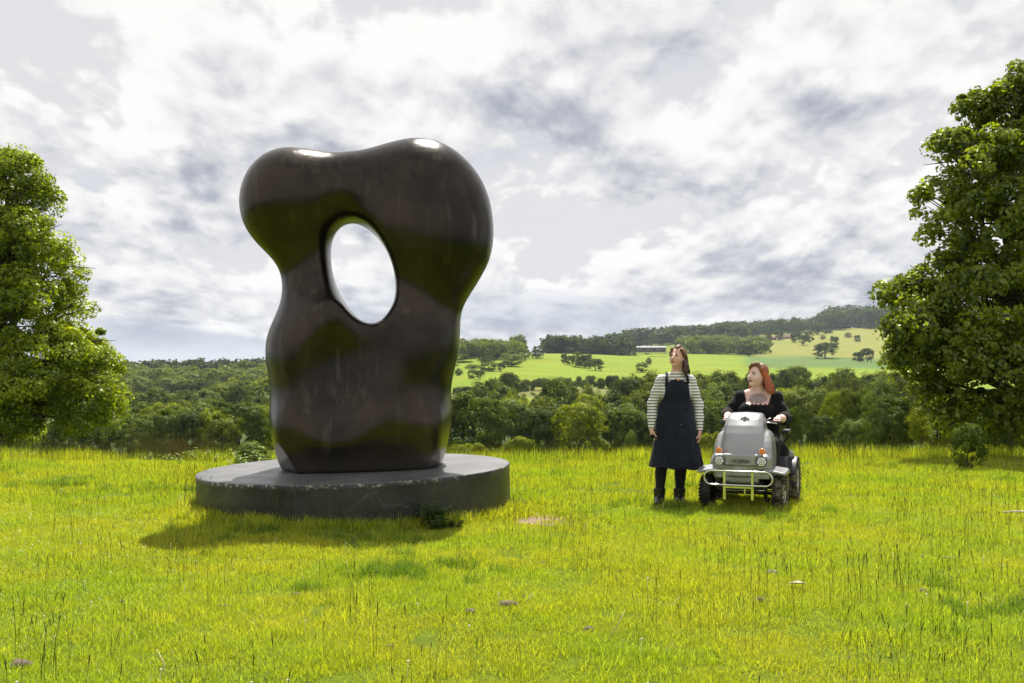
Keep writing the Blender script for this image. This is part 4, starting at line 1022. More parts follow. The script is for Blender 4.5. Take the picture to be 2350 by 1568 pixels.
def face_parts(root, w, M, s, lip):
    for q in (-1, 1):
        V, F = uv_sphere((0, 0, 0), .0125 * s, 12); me = np_mesh('eye', np.array(V), F, True, [M_EYEW, M_IRIS])
        o = obj('eye', me, root); o.location = w((.031 * q, -.083, .007))
        ang = M @ Vector((0, -1, 0)); V2, F2 = uv_sphere((0, 0, 0), .0062 * s, 10)
        ir = obj('iris', np_mesh('iris', np.array(V2), F2, True, M_IRIS), o); ir.location = ang * .0085 * s
        mb = MB(); mb.tube([w((.014 * q, -.100, .027)), w((.030 * q, -.100, .031)), w((.048 * q, -.086, .026))], [.0028 * s, .0032 * s, .0012 * s], 6); mb.build('eyebrow', M_BROW, root)
        mb = MB(); mb.tube([w((.016 * q, -.0955, .010)), w((.031 * q, -.0985, .0155)), w((.046 * q, -.085, .010))], [.0012 * s, .0018 * s, .0012 * s], 5); mb.build('eyelashes', M_IRIS, root)
    mb = MB(); mb.tube([w((-.024, -.094, -.060)), w((-.010, -.1075, -.0565)), w((0, -.1085, -.0585)), w((.010, -.1075, -.0565)), w((.024, -.094, -.060))], [.001, .0042 * s, .004 * s, .0042 * s, .001], 8)
    mb.tube([w((-.022, -.094, -.062)), w((-.009, -.105, -.068)), w((0, -.1065, -.069)), w((.009, -.105, -.068)), w((.022, -.094, -.062))], [.001, .0045 * s, .005 * s, .0045 * s, .001], 8)
    mb.build('lips', lip, root)
def hand(f, wr, d, n, s_, curl=(.35, .45, .35), s=1.0, spread=.05, thumb=(.6, .5)):
    """wr wrist, d towards the fingers, n out of the palm, s_ towards the thumb"""
    wr, d, n, s_ = Vector(wr), Vector(d).normalized(), Vector(n).normalized(), Vector(s_).normalized()
    for i in range(4):
        o_ = (.030, .010, -.010, -.028)[i] * s
        f.cap(tuple(wr + d * .012 * s), tuple(wr + d * .080 * s + s_ * o_), .019 * s, .0125 * s, .010)
    for i, (o_, L) in enumerate(zip((.031, .0105, -.0105, -.030), (.070, .078, .072, .058))):
        p = wr + d * (.082 * s) + s_ * o_ * s; a = 0.; pts = [tuple(p - d * .01 * s)]; dd = (d + s_ * spread * (1.5 - i)).normalized()
        for j, fr in enumerate((.45, .32, .23)):
            a += curl[j] * (1 + .08 * i); q = (dd * cos(a) + n * sin(a)).normalized(); p = p + q * L * fr * s; pts.append(tuple(p))
        f.chain(pts, [.0092 * s, .0088 * s, .0080 * s, .0066 * s], .0025)
    p0 = wr + d * .02 * s + s_ * .022 * s; p1 = p0 + (d * .75 + s_ * thumb[0] + n * .25).normalized() * .042 * s; p2 = p1 + (d * .9 + s_ * .1 + n * thumb[1]).normalized() * .032 * s; p3 = p2 + (d * .8 - s_ * .1 + n * (thumb[1] + .4)).normalized() * .024 * s
    f.chain([tuple(v) for v in (p0, p1, p2, p3)], [.015 * s, .012 * s, .0105 * s, .008 * s], .006)

# ---- the standing woman
SWX, SWY = at(1551, 1155, 11.08).x, 11.05
sw = empty('person', (SWX, SWY, tzf(SWX, SWY)))
tag(sw, 'standing woman in a striped top and long navy pinafore dress, looking up to the left', 'person')
HM = (Euler((0, 0, R(-36))).to_matrix() @ Euler((R(-9), R(4), 0)).to_matrix())
HC = (.022, -.012, 1.628)
f = Field((-.42, -.30, -.01), (.42, .26, 1.80), .0058)
f.cap((0.01, .015, 1.40), (.02, .0, 1.56), .062, .054, .03)
f.cap((0, .015, 1.425), (-.14, .01, 1.385), .045, .045, .04); f.cap((0, .015, 1.425), (.14, .01, 1.385), .045, .045, .04)
f.ell((0, .01, 1.27), (.165, .105, .17), .05); f.ell((0, .01, 1.07), (.155, .105, .14), .05); f.ell((0, .02, .90), (.195, .135, .15), .05)
for q in (-1, 1): f.ell((.075 * q, -.075, 1.245), (.072, .062, .07), .03)
LEGS = [((-.10, .01, .86), (-.155, -.01, .47), (-.185, .02, .09)), ((.09, .01, .86), (.06, -.01, .47), (.035, .02, .09))]
for (a_, k_, e_) in LEGS:
    f.chain([a_, k_, e_], [.098, .060, .038], .04); f.ell(((k_[0] + e_[0]) / 2, .035, .34), (.052, .055, .11), .03)
    f.chain([e_, (e_[0] - .01, -.05, .04), (e_[0] - .02, -.11, .03)], [.036, .026, .016], .01)
ARMS = [((-.158, .01, 1.372), (-.255, .03, 1.110), (-.276, -.03, .850)), ((.162, .01, 1.372), (.255, .03, 1.100), (.260, -.025, .830))]
for (a_, k_, e_) in ARMS: f.chain([a_, k_, e_], [.055, .043, .028], .03)
hand(f, ARMS[0][2], (.02, -.10, -1), (1, .15, 0), (.1, -1, 0), (.35, .55, .45))
hand(f, ARMS[1][2], (-.04, -.10, -1), (-1, .15, 0), (-.1, -1, 0), (.25, .35, .3))
w = head(f, HC, HM)
obj('body', f.mesh('body', M_SKIN1, 1), sw)
face_parts(sw, w, HM, 1.0, M_LIP)
# shirt
M_STRIPE = cloth('striped_jersey', (.88, .86, .81), .8, .1, (12, .5), (.0327, .30, (.015, .017, .028)))
f = Field((-.42, -.24, .76), (.42, .24, 1.55), .0065)
f.cap((0, .015, 1.422), (-.14, .012, 1.385), .052, .052, .03); f.cap((0, .015, 1.422), (.14, .012, 1.385), .052, .052, .03)
f.ell((0, .01, 1.27), (.175, .115, .18), .05); f.ell((0, .01, 1.07), (.165, .115, .16), .05)
for q in (-1, 1): f.ell((.072 * q, -.060, 1.245), (.082, .070, .085), .05)
f.cap((0.01, .015, 1.40), (.013, .01, 1.470), .078, .066, .03)
for (a_, k_, e_) in ARMS:
    A, K, E_ = Vector(a_), Vector(k_), Vector(e_)
    f.chain([a_, tuple(A.lerp(K, .5)), k_, tuple(K.lerp(E_, .5)), tuple(E_ + (K - E_) * .04)], [.064, .058, .054, .048, .036], .03)
f.clip(lambda x, y, z: np.where((np.abs(x) < .13), z + .25 * (y - .0) - 1.462 + 0 * x, -1 + 0 * x * y * z))
obj('shirt', f.mesh('shirt', M_STRIPE, 2), sw, label='white long-sleeved shirt with thin black stripes')
# dress
M_DENIM = cloth('navy_denim', (.008, .011, .020), .85, .1, (7, .8))
f = Field((-.38, -.30, .36), (.38, .30, 1.50), .0068)
f.ell((0, .01, 1.27), (.186, .126, .185), .05); f.ell((0, .005, 1.07), (.180, .130, .17), .05)
for q in (-1, 1): f.ell((.070 * q, -.060, 1.240), (.092, .078, .10), .06)
zs = [.38, .45, .6, .75, .9, 1.0, 1.1, 1.2]; za = [.302, .290, .262, .238, .222, .205, .185, .16]; zb = [.215, .205, .19, .175, .165, .155, .138, .12]
def skirt(x, y, z, off=0.):
    a_ = np.interp(z, zs, za) + off; b_ = np.interp(z, zs, zb) + off
    th = np.arctan2(y, x); wv = 1 + np.clip((1.0 - z) / .6, 0, 1) * (.035 * np.sin(th * 9 + 1.2 * z * 3) + .02 * np.sin(th * 17 + 2))
    q = np.sqrt((x / (a_ * wv)) ** 2 + ((y - .01) / (b_ * wv)) ** 2)
    return np.maximum((q - 1) * np.minimum(a_, b_), z - 1.12)
f.put(lambda x, y, z: skirt(x, y, z), (-.36, -.29, .36), (.36, .29, 1.15), .03)
def bibmask(x, y, z):
    wz = np.interp(z, [1.06, 1.11, 1.17, 1.25, 1.39], [.26, .185, .150, .134, .128]) + 0 * x
    keep = np.where(z < 1.06, -1., np.where(y < .03, np.abs(x) - wz, np.abs(x) - wz * .9))
    return np.maximum(np.maximum(keep * .8, z - (1.372 + .02 * np.cos(x * 22))), 0 * x + 0 * y - 9)
f.clip(bibmask)
hem = lambda x, y, z: (.408 - .05 * x + .006 * np.sin(x * 30)) - z + 0 * y
f.clip(hem)
f.D = np.maximum(f.D, -np.maximum(skirt(f.ax[0][:, None, None], f.ax[1][None, :, None], f.ax[2][None, None, :], -.012), f.ax[2][None, None, :] - .60))
for q in (-1, 1):
    pts = [(.116 * q, -.118, 1.355), (.114 * q, -.088, 1.41), (.104 * q, -.040, 1.448), (.095 * q, .02, 1.458), (.09 * q, .078, 1.42), (.085 * q, .115, 1.34)]
    f.chain(pts, [.018, .016, .015, .015, .016, .018], .004, sq=(1, 1, 1))
f.D = np.maximum(f.D, 0 * f.D - 9)
dr = obj('dress', f.mesh('dress', M_DENIM, 2), sw, label='long navy blue pinafore dress')
f = Field((-.30, -.16, .06), (.20, .16, .62), .007)
for (a_, k_, e_) in LEGS:
    f.chain([(k_[0] * .7 + a_[0] * .3, .0, .60), k_, e_], [.075, .066, .044], .04); f.ell(((k_[0] + e_[0]) / 2, .035, .34), (.058, .060, .115), .03)
obj('tights', f.mesh('tights', cloth('black_tights', (.008, .008, .010), .7, .1), 1), sw)
M_BOOT = simple('boot_leather', (.012, .011, .011), .32, bump=(30, .4, .003))
for (a_, k_, e_), tx in zip(LEGS, (-.035, .0)):
    x = e_[0]; f = Field((x - .10, -.24, -.012), (x + .09, .13, .22), .006)
    f.cap((x, .025, .05), (x + .006, .02, .20), .058, .070, .01); f.chain([(x, .04, .045), (x + tx * .5, -.06, .048), (x + tx, -.145, .036)], [.048, .046, .036], .03)
    f.box((x + tx * .5, -.05, .010), (.098, .27, .022), .01, .004); f.clip(lambda x, y, z: z - .185 + 0 * x + 0 * y)
    o = obj('boot', f.mesh('boot', M_BOOT, 1), sw)
    for j in range(4):
        mb = MB(); zz_ = .075 + .026 * j; yy_ = -.035 + .012 * j - (.03 if j == 0 else 0); mb.tube([(x - .028, yy_ + .012, zz_), (x, yy_ - .004, zz_ + .004), (x + .028, yy_ + .012, zz_)], .003, 5); mb.build('boot_lace', M_BLACKP, o)
# hair, half pulled back, falling behind the shoulder
M_HAIR1 = hair_mat('brown_hair', (.28, .14, .055), (.085, .034, .016), 1.60, 1.74)
def hw(p): return tuple(Vector(HC) + HM @ Vector(p))
f = Field((-.16, -.16, 1.38), (.22, .22, 1.80), .0056)
f.ell(hw((0, .030, .034)), (.085, .096, .094), .01, rot=HM)
f.ell(hw((0, -.050, .005)), (.066, .075, .088), .012, 'sub', rot=HM)
f.ell(hw((0, .10, .055)), (.045, .040, .045), .02)
f.chain([hw((.055, -.055, .085)), hw((.082, -.01, .035)), hw((.086, .035, -.02))], [.016, .020, .024], .015)
f.chain([hw((-.055, -.055, .085)), hw((-.082, -.01, .035)), hw((-.084, .035, -.02))], [.016, .018, .02], .015)
f.chain([hw((0, -.062, .102)), hw((0, .0, .122)), hw((0, .08, .10))], [.014, .022, .03], .015)
lk = random.Random(5)
for i in range(16):
    a_ = -1.2 + 2.4 * i / 15; x0 = .075 * sin(a_); y0 = .045 + .05 * cos(a_)
    pts = [hw((x0, y0, .02))]; p = Vector(pts[0])
    for j in range(5):
        p = p + Vector((lk.uniform(-.016, .016) + .008, lk.uniform(-.012, .014), -.037)); pts.append(tuple(p))
    f.chain(pts, [.020, .020, .018, .016, .013, .006], .006)
for (x0, y0) in ((.09, -.005), (.096, .02)):
    p = Vector(hw((x0, y0, -.04))); f.chain([tuple(p), tuple(p + Vector((.012, -.02, -.05))), tuple(p + Vector((-.006, -.035, -.10))), tuple(p + Vector((.0, -.03, -.145)))], [.018, .021, .018, .008], .006)
obj('hair', f.mesh('hair', M_HAIR1, 1), sw)
# flyaway strands
mb = MB()
for i in range(60):
    a_ = lk.uniform(-2.6, .6); u_ = Vector((sin(a_) * .08, .02 + lk.uniform(-.05, .09), .07 + lk.uniform(-.02, .06))); p = Vector(hw(u_)); o_ = (p - Vector(HC)).normalized()
    mb.tube([p - o_ * .01, p + o_ * .015 + Vector((lk.uniform(-.01, .01), 0, .0)), p + o_ * .03 + Vector((lk.uniform(-.02, .02), .01, -.008))], [.0008, .0007, .0003], 3)
mb.build('loose_hair', M_HAIR1, sw)
mb = MB(); mb.tube([(-.062, -.045, 1.476), (-.04, -.100, 1.44), (.0, -.122, 1.395), (.008, -.124, 1.390), (.045, -.102, 1.44), (.075, -.045, 1.478)], .0016, 5, False); mb.add(*uv_sphere((.004, -.134, 1.381), .013, 10, (1, .35, 1)), 0); mb.build('necklace', M_GOLD, sw)
for q in (-1, 1): mb = MB(); mb.add(*uv_sphere(hw((.080 * q, -.004, -.052)), .011, 10, (.8, .8, 1.3))); mb.build('earring', M_GOLD, sw)
mb = MB(); mb.add(*uv_sphere((.03, -.187, .895), .0045, 8)); mb.build('dress_stud', simple('tin', (.6, .6, .6), .3, 1.), sw)
# sunglasses held in her right hand
sg = empty('sunglasses', (SWX - .245, SWY - .085, tzf(SWX, SWY) + .745), 0, (R(20), R(25), R(20))); tag(sg, 'black folded sunglasses held in the standing woman\'s right hand', 'sunglasses')
for q in (-1, 1):
    mb = MB(); a_ = [(.034 * q + .027 * cos(k * pi / 8), 0, .022 * sin(k * pi / 8)) for k in range(17)]; mb.tube(a_, .0038, 6, False)
    mb.build('rim', M_BLACKP, sg)
    mb = MB(); mb.tube([(.034 * q, -.001, 0), (.034 * q, .001, 0)], .025, 14); mb.build('lens', simple('dark_lens', (.01, .008, .008), .06), sg)
    mb = MB(); mb.tube([(.061 * q, 0, .008), (.050 * q, .012, -.004), (-.05 * q, .014, -.01)], .003, 5); mb.build('temple', M_BLACKP, sg)
mb = MB(); mb.tube([(-.010, 0, .006), (0, -.002, .010), (.010, 0, .006)], .003, 5); mb.build('bridge', M_BLACKP, sg)

# ---- the seated woman (in the scooter's own frame)
SCX, SCY, SCR = 2.455, 10.60, R(-22)
SCZ = tzf(SCX + .2, SCY + .4) - .015
def seat_pt(x, y, z): c_, s_ = cos(SCR), sin(SCR); return Vector((SCX + x * c_ - y * s_, SCY + x * s_ + y * c_, SCZ + z))
se = empty('person', tuple(seat_pt(.03, 0, 0)), SCR)
tag(se, 'woman with long orange-red hair in a black dress, sitting on the silver scooter', 'person')
def tattoo(t, co, c):
    x, y, z = t.sep(co)
    qx = t.m('DIVIDE', t.m('SUBTRACT', x, .012), .108); qz = t.m('DIVIDE', t.m('SUBTRACT', z, 1.150), .062)
    q = t.m('ADD', t.m('MULTIPLY', qx, qx), t.m('MULTIPLY', qz, qz))
    q = t.m('ADD', q, t.m('MULTIPLY', t.m('SUBTRACT', t.noise(co, 22, 3, .6), .5), 1.2))
    v = t.new('ShaderNodeTexVoronoi', feature='DISTANCE_TO_EDGE'); t.put(v.inputs['Vector'], t.v('ADD', co, t.v('SCALE', t.xyz(t.noise(co, 20, 2, .5), t.noise(co, 31, 2, .5), t.noise(co, 17, 2, .5)), scale=.05))); v.inputs['Scale'].default_value = 62
    ink = t.m('MULTIPLY', t.step(v.outputs['Distance'], .03, .22, 1., .35), t.step(q, .75, 1.05, 1., 0.))
    ink = t.m('MULTIPLY', ink, t.step(y, .86, .88, 1., 0.))
    return t.mix(t.m('MULTIPLY', ink, .88), c, (.09, .095, .12))
M_SKIN2 = skin_mat('fair_skin', (.80, .58, .50), tattoo)
HM2 = Euler((0, 0, R(-34))).to_matrix() @ Euler((R(-4), R(2), 0)).to_matrix()
HC2 = (.005, .845, 1.415)
f = Field((-.52, .25, .10), (.52, 1.20, 1.58), .0072)
f.cap((0, .885, 1.20), (.0, .862, 1.34), .070, .064, .03)
f.cap((-.14, .90, 1.175), (.14, .90, 1.175), .060, .060, .05); f.cap((0, .89, 1.235), (-.11, .90, 1.205), .05, .045, .03); f.cap((0, .89, 1.235), (.11, .90, 1.205), .05, .045, .03)
f.ell((0, .90, 1.05), (.205, .135, .18), .05); f.ell((0, .93, .84), (.215, .16, .17), .05); f.ell((0, .96, .64), (.235, .18, .14), .05)
for q in (-1, 1): f.ell((.095 * q, .79, 1.01), (.100, .085, .09), .04)
for q in (-1, 1):
    f.chain([(.12 * q, .90, .60), (.14 * q, .48, .62), (.12 * q, .44, .26)], [.12, .085, .055], .05); f.cap((.12 * q, .44, .21), (.12 * q, .30, .20), .045, .035, .03)
SARM = [((-.185, .90, 1.150), (-.320, .80, .965), (-.285, .528, .938)), ((.185, .90, 1.150), (.305, .80, .925), (.275, .528, .940))]
for (a_, k_, e_) in SARM: f.chain([a_, k_, e_], [.070, .055, .036], .03)
hand(f, SARM[0][2], (.08, -1, -.05), (0, -.25, -1), (1, 0, .1), (.75, 1.0, .7), 1.02, .02, (.3, .9))
hand(f, SARM[1][2], (-.05, -1, -.05), (0, -.25, -1), (-1, 0, .1), (.75, 1.0, .7), 1.02, .02, (.3, .9))
w = head(f, HC2, HM2, 1.14, 1.18)
obj('body', f.mesh('body', M_SKIN2, 1), se)
face_parts(se, w, HM2, 1.14, M_LIP2)
M_VEL = cloth('black_velvet', (.004, .004, .0045), .9, .06, (8, .8))
f = Field((-.56, .22, .18), (.56, 1.25, 1.34), .0085)
f.cap((-.13, .90, 1.172), (.13, .90, 1.172), .072, .072, .05)
f.ell((0, .90, 1.05), (.222, .150, .19), .05); f.ell((0, .93, .84), (.235, .178, .18), .05); f.ell((0, .96, .66), (.262, .20, .17), .05)
for q in (-1, 1): f.ell((.095 * q, .785, 1.01), (.110, .095, .098), .04)
for (a_, k_, e_) in SARM:
    A, K, E_ = Vector(a_), Vector(k_), Vector(e_); q = 1 if a_[0] > 0 else -1
    f.ell((a_[0] + .015 * q, a_[1], a_[2] + .012), (.082, .080, .078), .03)
    f.chain([a_, tuple(A.lerp(K, .55)), k_, tuple(K.lerp(E_, .25))], [.078, .078, .076, .070], .03)
for q in (-1, 1): f.chain([(.13 * q, .90, .62), (.155 * q, .46, .63), (.15 * q, .42, .30)], [.15, .125, .14], .06)
f.cap((0, .75, .60), (0, .45, .45), .15, .13, .08); f.cap((.26, .72, .56), (.26, .60, .34), .10, .09, .06)
def neck(x, y, z):          # square neckline cut out of the bodice
    wz = .118 + .25 * (z - 1.08); sc_ = .008 * np.cos(x * 130)
    return np.where((z > 1.085 + sc_) & (np.abs(x - .01) < wz) & (y < .93), 1., np.where((np.abs(x) < .095) & (z > 1.17), 1., -1.)) + 0 * y
f.D = np.where(neck(f.ax[0][:, None, None], f.ax[1][None, :, None], f.ax[2][None, None, :]) > 0, np.maximum(f.D, .02), f.D)
obj('dress', f.mesh('dress', M_VEL, 2), se, label='black velvet dress with a square neckline and puffed sleeves')
for q in (-1, 1):
    f = Field((.12 * q - .07, .22, .15), (.12 * q + .07, .52, .32), .008); f.cap((.12 * q, .45, .21), (.12 * q, .28, .205), .052, .042, .03); f.cap((.12 * q, .45, .21), (.12 * q, .45, .30), .05, .05, .02)
    obj('shoe', f.mesh('shoe', M_BOOT, 1), se)
M_HAIR2 = hair_mat('orange_red_hair', (.30, .13, .045), (.66, .13, .012), 1.46, 1.56)
def hw2(p): return tuple(Vector(HC2) + HM2 @ (Vector(p) * 1.12))
f = Field((-.20, .62, 1.10), (.26, 1.10, 1.60), .0062)
f.ell(hw2((0, .028, .034)), (.097, .110, .107), .01, rot=HM2)
f.ell(hw2((0, -.060, -.005)), (.070, .085, .098), .012, 'sub', rot=HM2)
f.chain([hw2((-.02, -.065, .105)), hw2((.03, -.045, .112)), hw2((.075, -.03, .060)), hw2((.092, .0, .0))], [.018, .024, .024, .026], .012)
f.chain([hw2((-.02, -.068, .100)), hw2((-.06, -.045, .080)), hw2((-.086, -.005, .02))], [.016, .020, .022], .012)
lk = random.Random(8)
for i in range(26):
    a_ = -1.75 + 3.6 * i / 25; x0 = .088 * sin(a_); y0 = .022 + .075 * cos(a_)
    p = Vector(hw2((x0, y0, .0))); pts = [tuple(p)]; dvx = (HM2 @ Vector((x0, y0 - .02, 0))).normalized() * .008
    for j in range(5):
        p = p + Vector((lk.uniform(-.007, .009) + .004, lk.uniform(-.006, .008), -.042)) + dvx; pts.append(tuple(p))
    f.chain(pts, [.022, .021, .019, .017, .013, .005], .005)
for i in range(4): p = Vector(hw2((-.075, -.01 + .012 * i, -.02))); f.chain([tuple(p), tuple(p + Vector((-.004, .0, -.06))), tuple(p + Vector((.004, -.012, -.13)))], [.017, .014, .004], .005)
obj('hair', f.mesh('hair', M_HAIR2, 1), se)
mb = MB()
for i in range(90):
    a_ = lk.uniform(-1.2, 2.4); u_ = Vector((sin(a_) * .09, .02 + cos(a_) * .06, lk.uniform(-.12, .12))); p = Vector(hw2(u_)); o_ = (p - Vector(HC2)).normalized()
    mb.tube([p - o_ * .01, p + o_ * .014 + Vector((0, 0, -.01)), p + o_ * .026 + Vector((lk.uniform(-.01, .02), .01, -.035))], [.0009, .0008, .0003], 3)
mb.build('loose_hair', M_HAIR2, se)
mb = MB(); mb.tube([(-.075, .86, 1.245), (-.045, .80, 1.222), (0, .782, 1.21), (.05, .80, 1.222), (.08, .86, 1.245)], .0035, 6, False); mb.build('necklace', simple('pearl', (.75, .72, .68), .25), se)
# ------------------------------------------------------------------ the mobility scooter
M_SILVER, t, b = mat('silver_paint')
co = t.new('ShaderNodeTexCoord').outputs['Object']
c = t.mix(t.step(t.noise(co, 3, 5, .6), .35, .7), (.30, .30, .31), (.36, .36, .36))
dirt = t.m('MULTIPLY', t.step(t.noise(co, 9, 6, .7), .5, .75), t.step(t.sep(co)[2], .25, .55, .6, .0)); c = t.mix(dirt, c, (.20, .18, .13))
t.put(b.inputs['Base Color'], c); b.inputs['Metallic'].default_value = .45; b.inputs['Roughness'].default_value = .34; b.inputs['Coat Weight'].default_value = .5; b.inputs['Coat Roughness'].default_value = .12
M_DGREY = simple('dark_grey_plastic', (.032, .034, .038), .5, var=(7, 1.4))
M_CHROME = simple('polished_steel', (.75, .74, .72), .16, 1., var=(14, .8))
M_RUB = simple('rubber', (.020, .019, .018), .85, spec=.3, bump=(60, .5, .004), var=(9, 2.2))
M_RUBM, t, b = mat('muddy_rubber'); co = t.new('ShaderNodeTexCoord').outputs['Object']
t.put(b.inputs['Base Color'], t.mix(t.step(t.noise(co, 12, 6, .7), .42, .6), (.022, .02, .018), (.20, .165, .11))); b.inputs['Roughness'].default_value = .9
M_RIM = simple('alloy_rim', (.55, .52, .46), .42, .7, var=(20, .5))
M_AMBER = simple('amber_lens', (.85, .25, .01), .15, coat=.6); M_AMBERD = simple('amber_reflector', (.45, .09, .0), .2)
M_LENS = simple('lamp_reflector', (.82, .85, .76), .12, .35, coat=.8); M_LED = simple('led_cell', (.9, .93, .8), .08, .5, coat=1.)
M_BLK = simple('satin_black', (.010, .010, .011), .4); M_VINYL = simple('black_vinyl', (.014, .014, .015), .5, bump=(50, .3, .003))
sco = empty('mobility_scooter', (SCX, SCY, SCZ), SCR)
tag(sco, 'silver four-wheeled mobility scooter with a chrome front bumper bar, carrying the seated woman', 'mobility scooter')
def smax(a, b_, k): h = np.clip(.5 + .5 * (a - b_) / k, 0, 1); return b_ * (1 - h) + a * h + k * h * (1 - h)
# body shell
f = Field((-.36, -.26, .26), (.36, .50, 1.08), .0085)
def hood(x, y, z):
    zz = [.40, .58, .64, .70, .80, .88, .95, 1.0, 1.04]
    hw_ = np.interp(z, zz, [.235, .235, .232, .228, .215, .205, .195, .186, .18])
    yf = np.interp(z, zz, [-.205, -.185, -.172, -.155, -.105, -.045, .035, .12, .26]) + 1.1 * x * x
    d_ = smax(smax(np.abs(x) - hw_, (yf - y) * .9, .06), smax(y - .34, z - (1.015 - .35 * x * x), .04), .04); return d_
f.put(hood, (-.26, -.25, .40), (.26, .4, 1.05), 0)
def wing(x, y, z):
    zz = [.40, .58, .66, .72, .78, .83]
    hw_ = np.interp(z, zz, [.300, .305, .300, .292, .275, .25]); yf = np.interp(z, zz, [-.165, -.150, -.105, -.055, .015, .10]) + .9 * (np.abs(x) - .2) ** 2
    return smax(smax(np.abs(x) - hw_, (yf - y) * .9, .07), smax(y - .36, z - (.83 - 1.2 * (np.abs(x) - .22) ** 2), .06), .05)
f.put(wing, (-.34, -.22, .40), (.34, .42, .88), .018)
for q in (-1, 1): f.cap((.232 * q, -.155, .66), (.212 * q, .06, .86), .020, .016, .012, 'sub')
f.box((0, -.06, .50), (.60, .27, .175), .05, .02)                  # nose block carrying the lamps
f.box((0, -.205, .535), (.38, .02, .12), .008, .012)
f.box((0, -.02, .40), (.50, .26, .09), .04, .03)
f.box((0, -.10, .365), (.36, .16, .17), .03, .02)                   # lower panel
for q in (-1, 1):
    f.ell((.218 * q, -.215, .520), (.064, .045, .062), .01, 'sub'); f.ell((.222 * q, -.195, .624), (.041, .03, .041), .008, 'sub')
f.clip(lambda x, y, z: .285 - z + 0 * x + 0 * y)
obj('body_shell', f.mesh('body_shell', M_SILVER, 2), sco)
def disc(c_, r, th, n=28, dome=.0):
    """a disc facing -y with a domed face"""
    V = []; F = []; rings = [(r, th), (r, 0), (r * .92, -dome * .35), (r * .7, -dome * .75), (r * .35, -dome * .95)]
    for (rr_, yy_) in rings:
        for k in range(n): V.append((c_[0] + rr_ * cos(2 * pi * k / n), c_[1] + yy_, c_[2] + rr_ * sin(2 * pi * k / n)))
    V.append((c_[0], c_[1] - dome, c_[2]))
    for i in range(len(rings) - 1):
        for k in range(n): F.append([i * n + k, i * n + (k + 1) % n, (i + 1) * n + (k + 1) % n, (i + 1) * n + k])
    b0 = (len(rings) - 1) * n
    for k in range(n): F.append([b0 + k, b0 + (k + 1) % n, len(V) - 1])
    return V, F
for q in (-1, 1):
    mb = MB(); mb.add(*disc((0, 0, 0), .049, .03, dome=.006)); hl = mb.build('headlight', M_LENS, sco); hl.location = (.218 * q, -.207, .520); hl.rotation_euler = (R(-6), 0, R(6 * q))
    mb = MB(); a_ = [(.050 * cos(k * pi / 14), 0, .050 * sin(k * pi / 14)) for k in range(29)]; mb.tube(a_, .004, 6, False); mb.build('bezel', M_DGREY, hl)
    for (u_, v_) in [(0, 0)] + [(.022 * cos(k * pi / 3), .022 * sin(k * pi / 3)) for k in range(6)] + [(.038 * cos(k * pi / 3 + .52), .038 * sin(k * pi / 3 + .52)) for k in range(6)]:
        mb = MB(); mb.add(*disc((u_, -.0055, v_), .0085, .004, 12, .004)); mb.build('led_cell', M_LED, hl)
        mb = MB(); mb.tube([(u_, -.0052, v_ - .0), (u_, -.0072, v_)], .0101, 12); o = mb.build('led_surround', M_DGREY, hl)
    mb = MB(); mb.add(*disc((0, 0, 0), .0335, .02, dome=.012)); ind = mb.build('indicator_lamp', M_AMBER, sco); ind.location = (.224 * q, -.190, .624); ind.rotation_euler = (R(-12), 0, R(10 * q))
    for k in range(5):
        an = k * 2 * pi / 5; mb = MB(); mb.add(*disc((.017 * cos(an), -.010, .017 * sin(an)), .007, .004, 10, .003)); mb.build('reflector_cell', M_AMBERD, ind)
    mb = MB(); a_ = [(.034 * cos(k * pi / 12), 0, .034 * sin(k * pi / 12)) for k in range(25)]; mb.tube(a_, .003, 6, False); mb.build('bezel', M_CHROME, ind)
# maker's oval and lettering on the nose
mb = MB(); a_ = [(.108 * cos(k * pi / 24), 0, .021 * sin(k * pi / 24)) for k in range(49)]; mb.tube(a_, .0017, 5, False)
ov = mb.build('badge', simple('badge_blue_black', (.012, .014, .05), .3), sco); ov.location = (.0, -.2185, .518); ov.rotation_euler = (R(-5), 0, 0)
tcu = bpy.data.curves.new('badge_text', 'FONT'); tcu.body = 'TRAMPER'; tcu.size = .038; tcu.shear = .35; tcu.extrude = .0008; tcu.align_x = 'CENTER'; tcu.align_y = 'CENTER'; tcu.space_character = 1.02; tcu.offset = .0006
to = bpy.data.objects.new('badge_text', tcu); COL.objects.link(to)
tm_ = bpy.data.meshes.new_from_object(to.evaluated_get(bpy.context.evaluated_depsgraph_get())); bpy.data.objects.remove(to); tm_.materials.clear(); tm_.materials.append(ov.data.materials[0])
lt = obj('lettering', tm_, ov); lt.rotation_euler = (R(90), 0, 0); lt.scale = (1.08, 1.0, 1)
# charging socket on the hood
mb = MB(); mb.box((0, 0, 0), (.10, .006, .028)); mb.box((0, 0, 0), (.032, .0075, .065)); so_ = mb.build('socket_plate', simple('grey_plate', (.24, .24, .25), .4), sco, smooth=False, bevel=.002); so_.location = (.012, .045, .966); so_.rotation_euler = (R(-50), 0, 0)
mb = MB(); mb.add(*disc((0, -.006, 0), .017, .01, 20, .003)); so2 = mb.build('socket_cap', M_BLK, so_); so2.scale = (1, 1, 1.35)
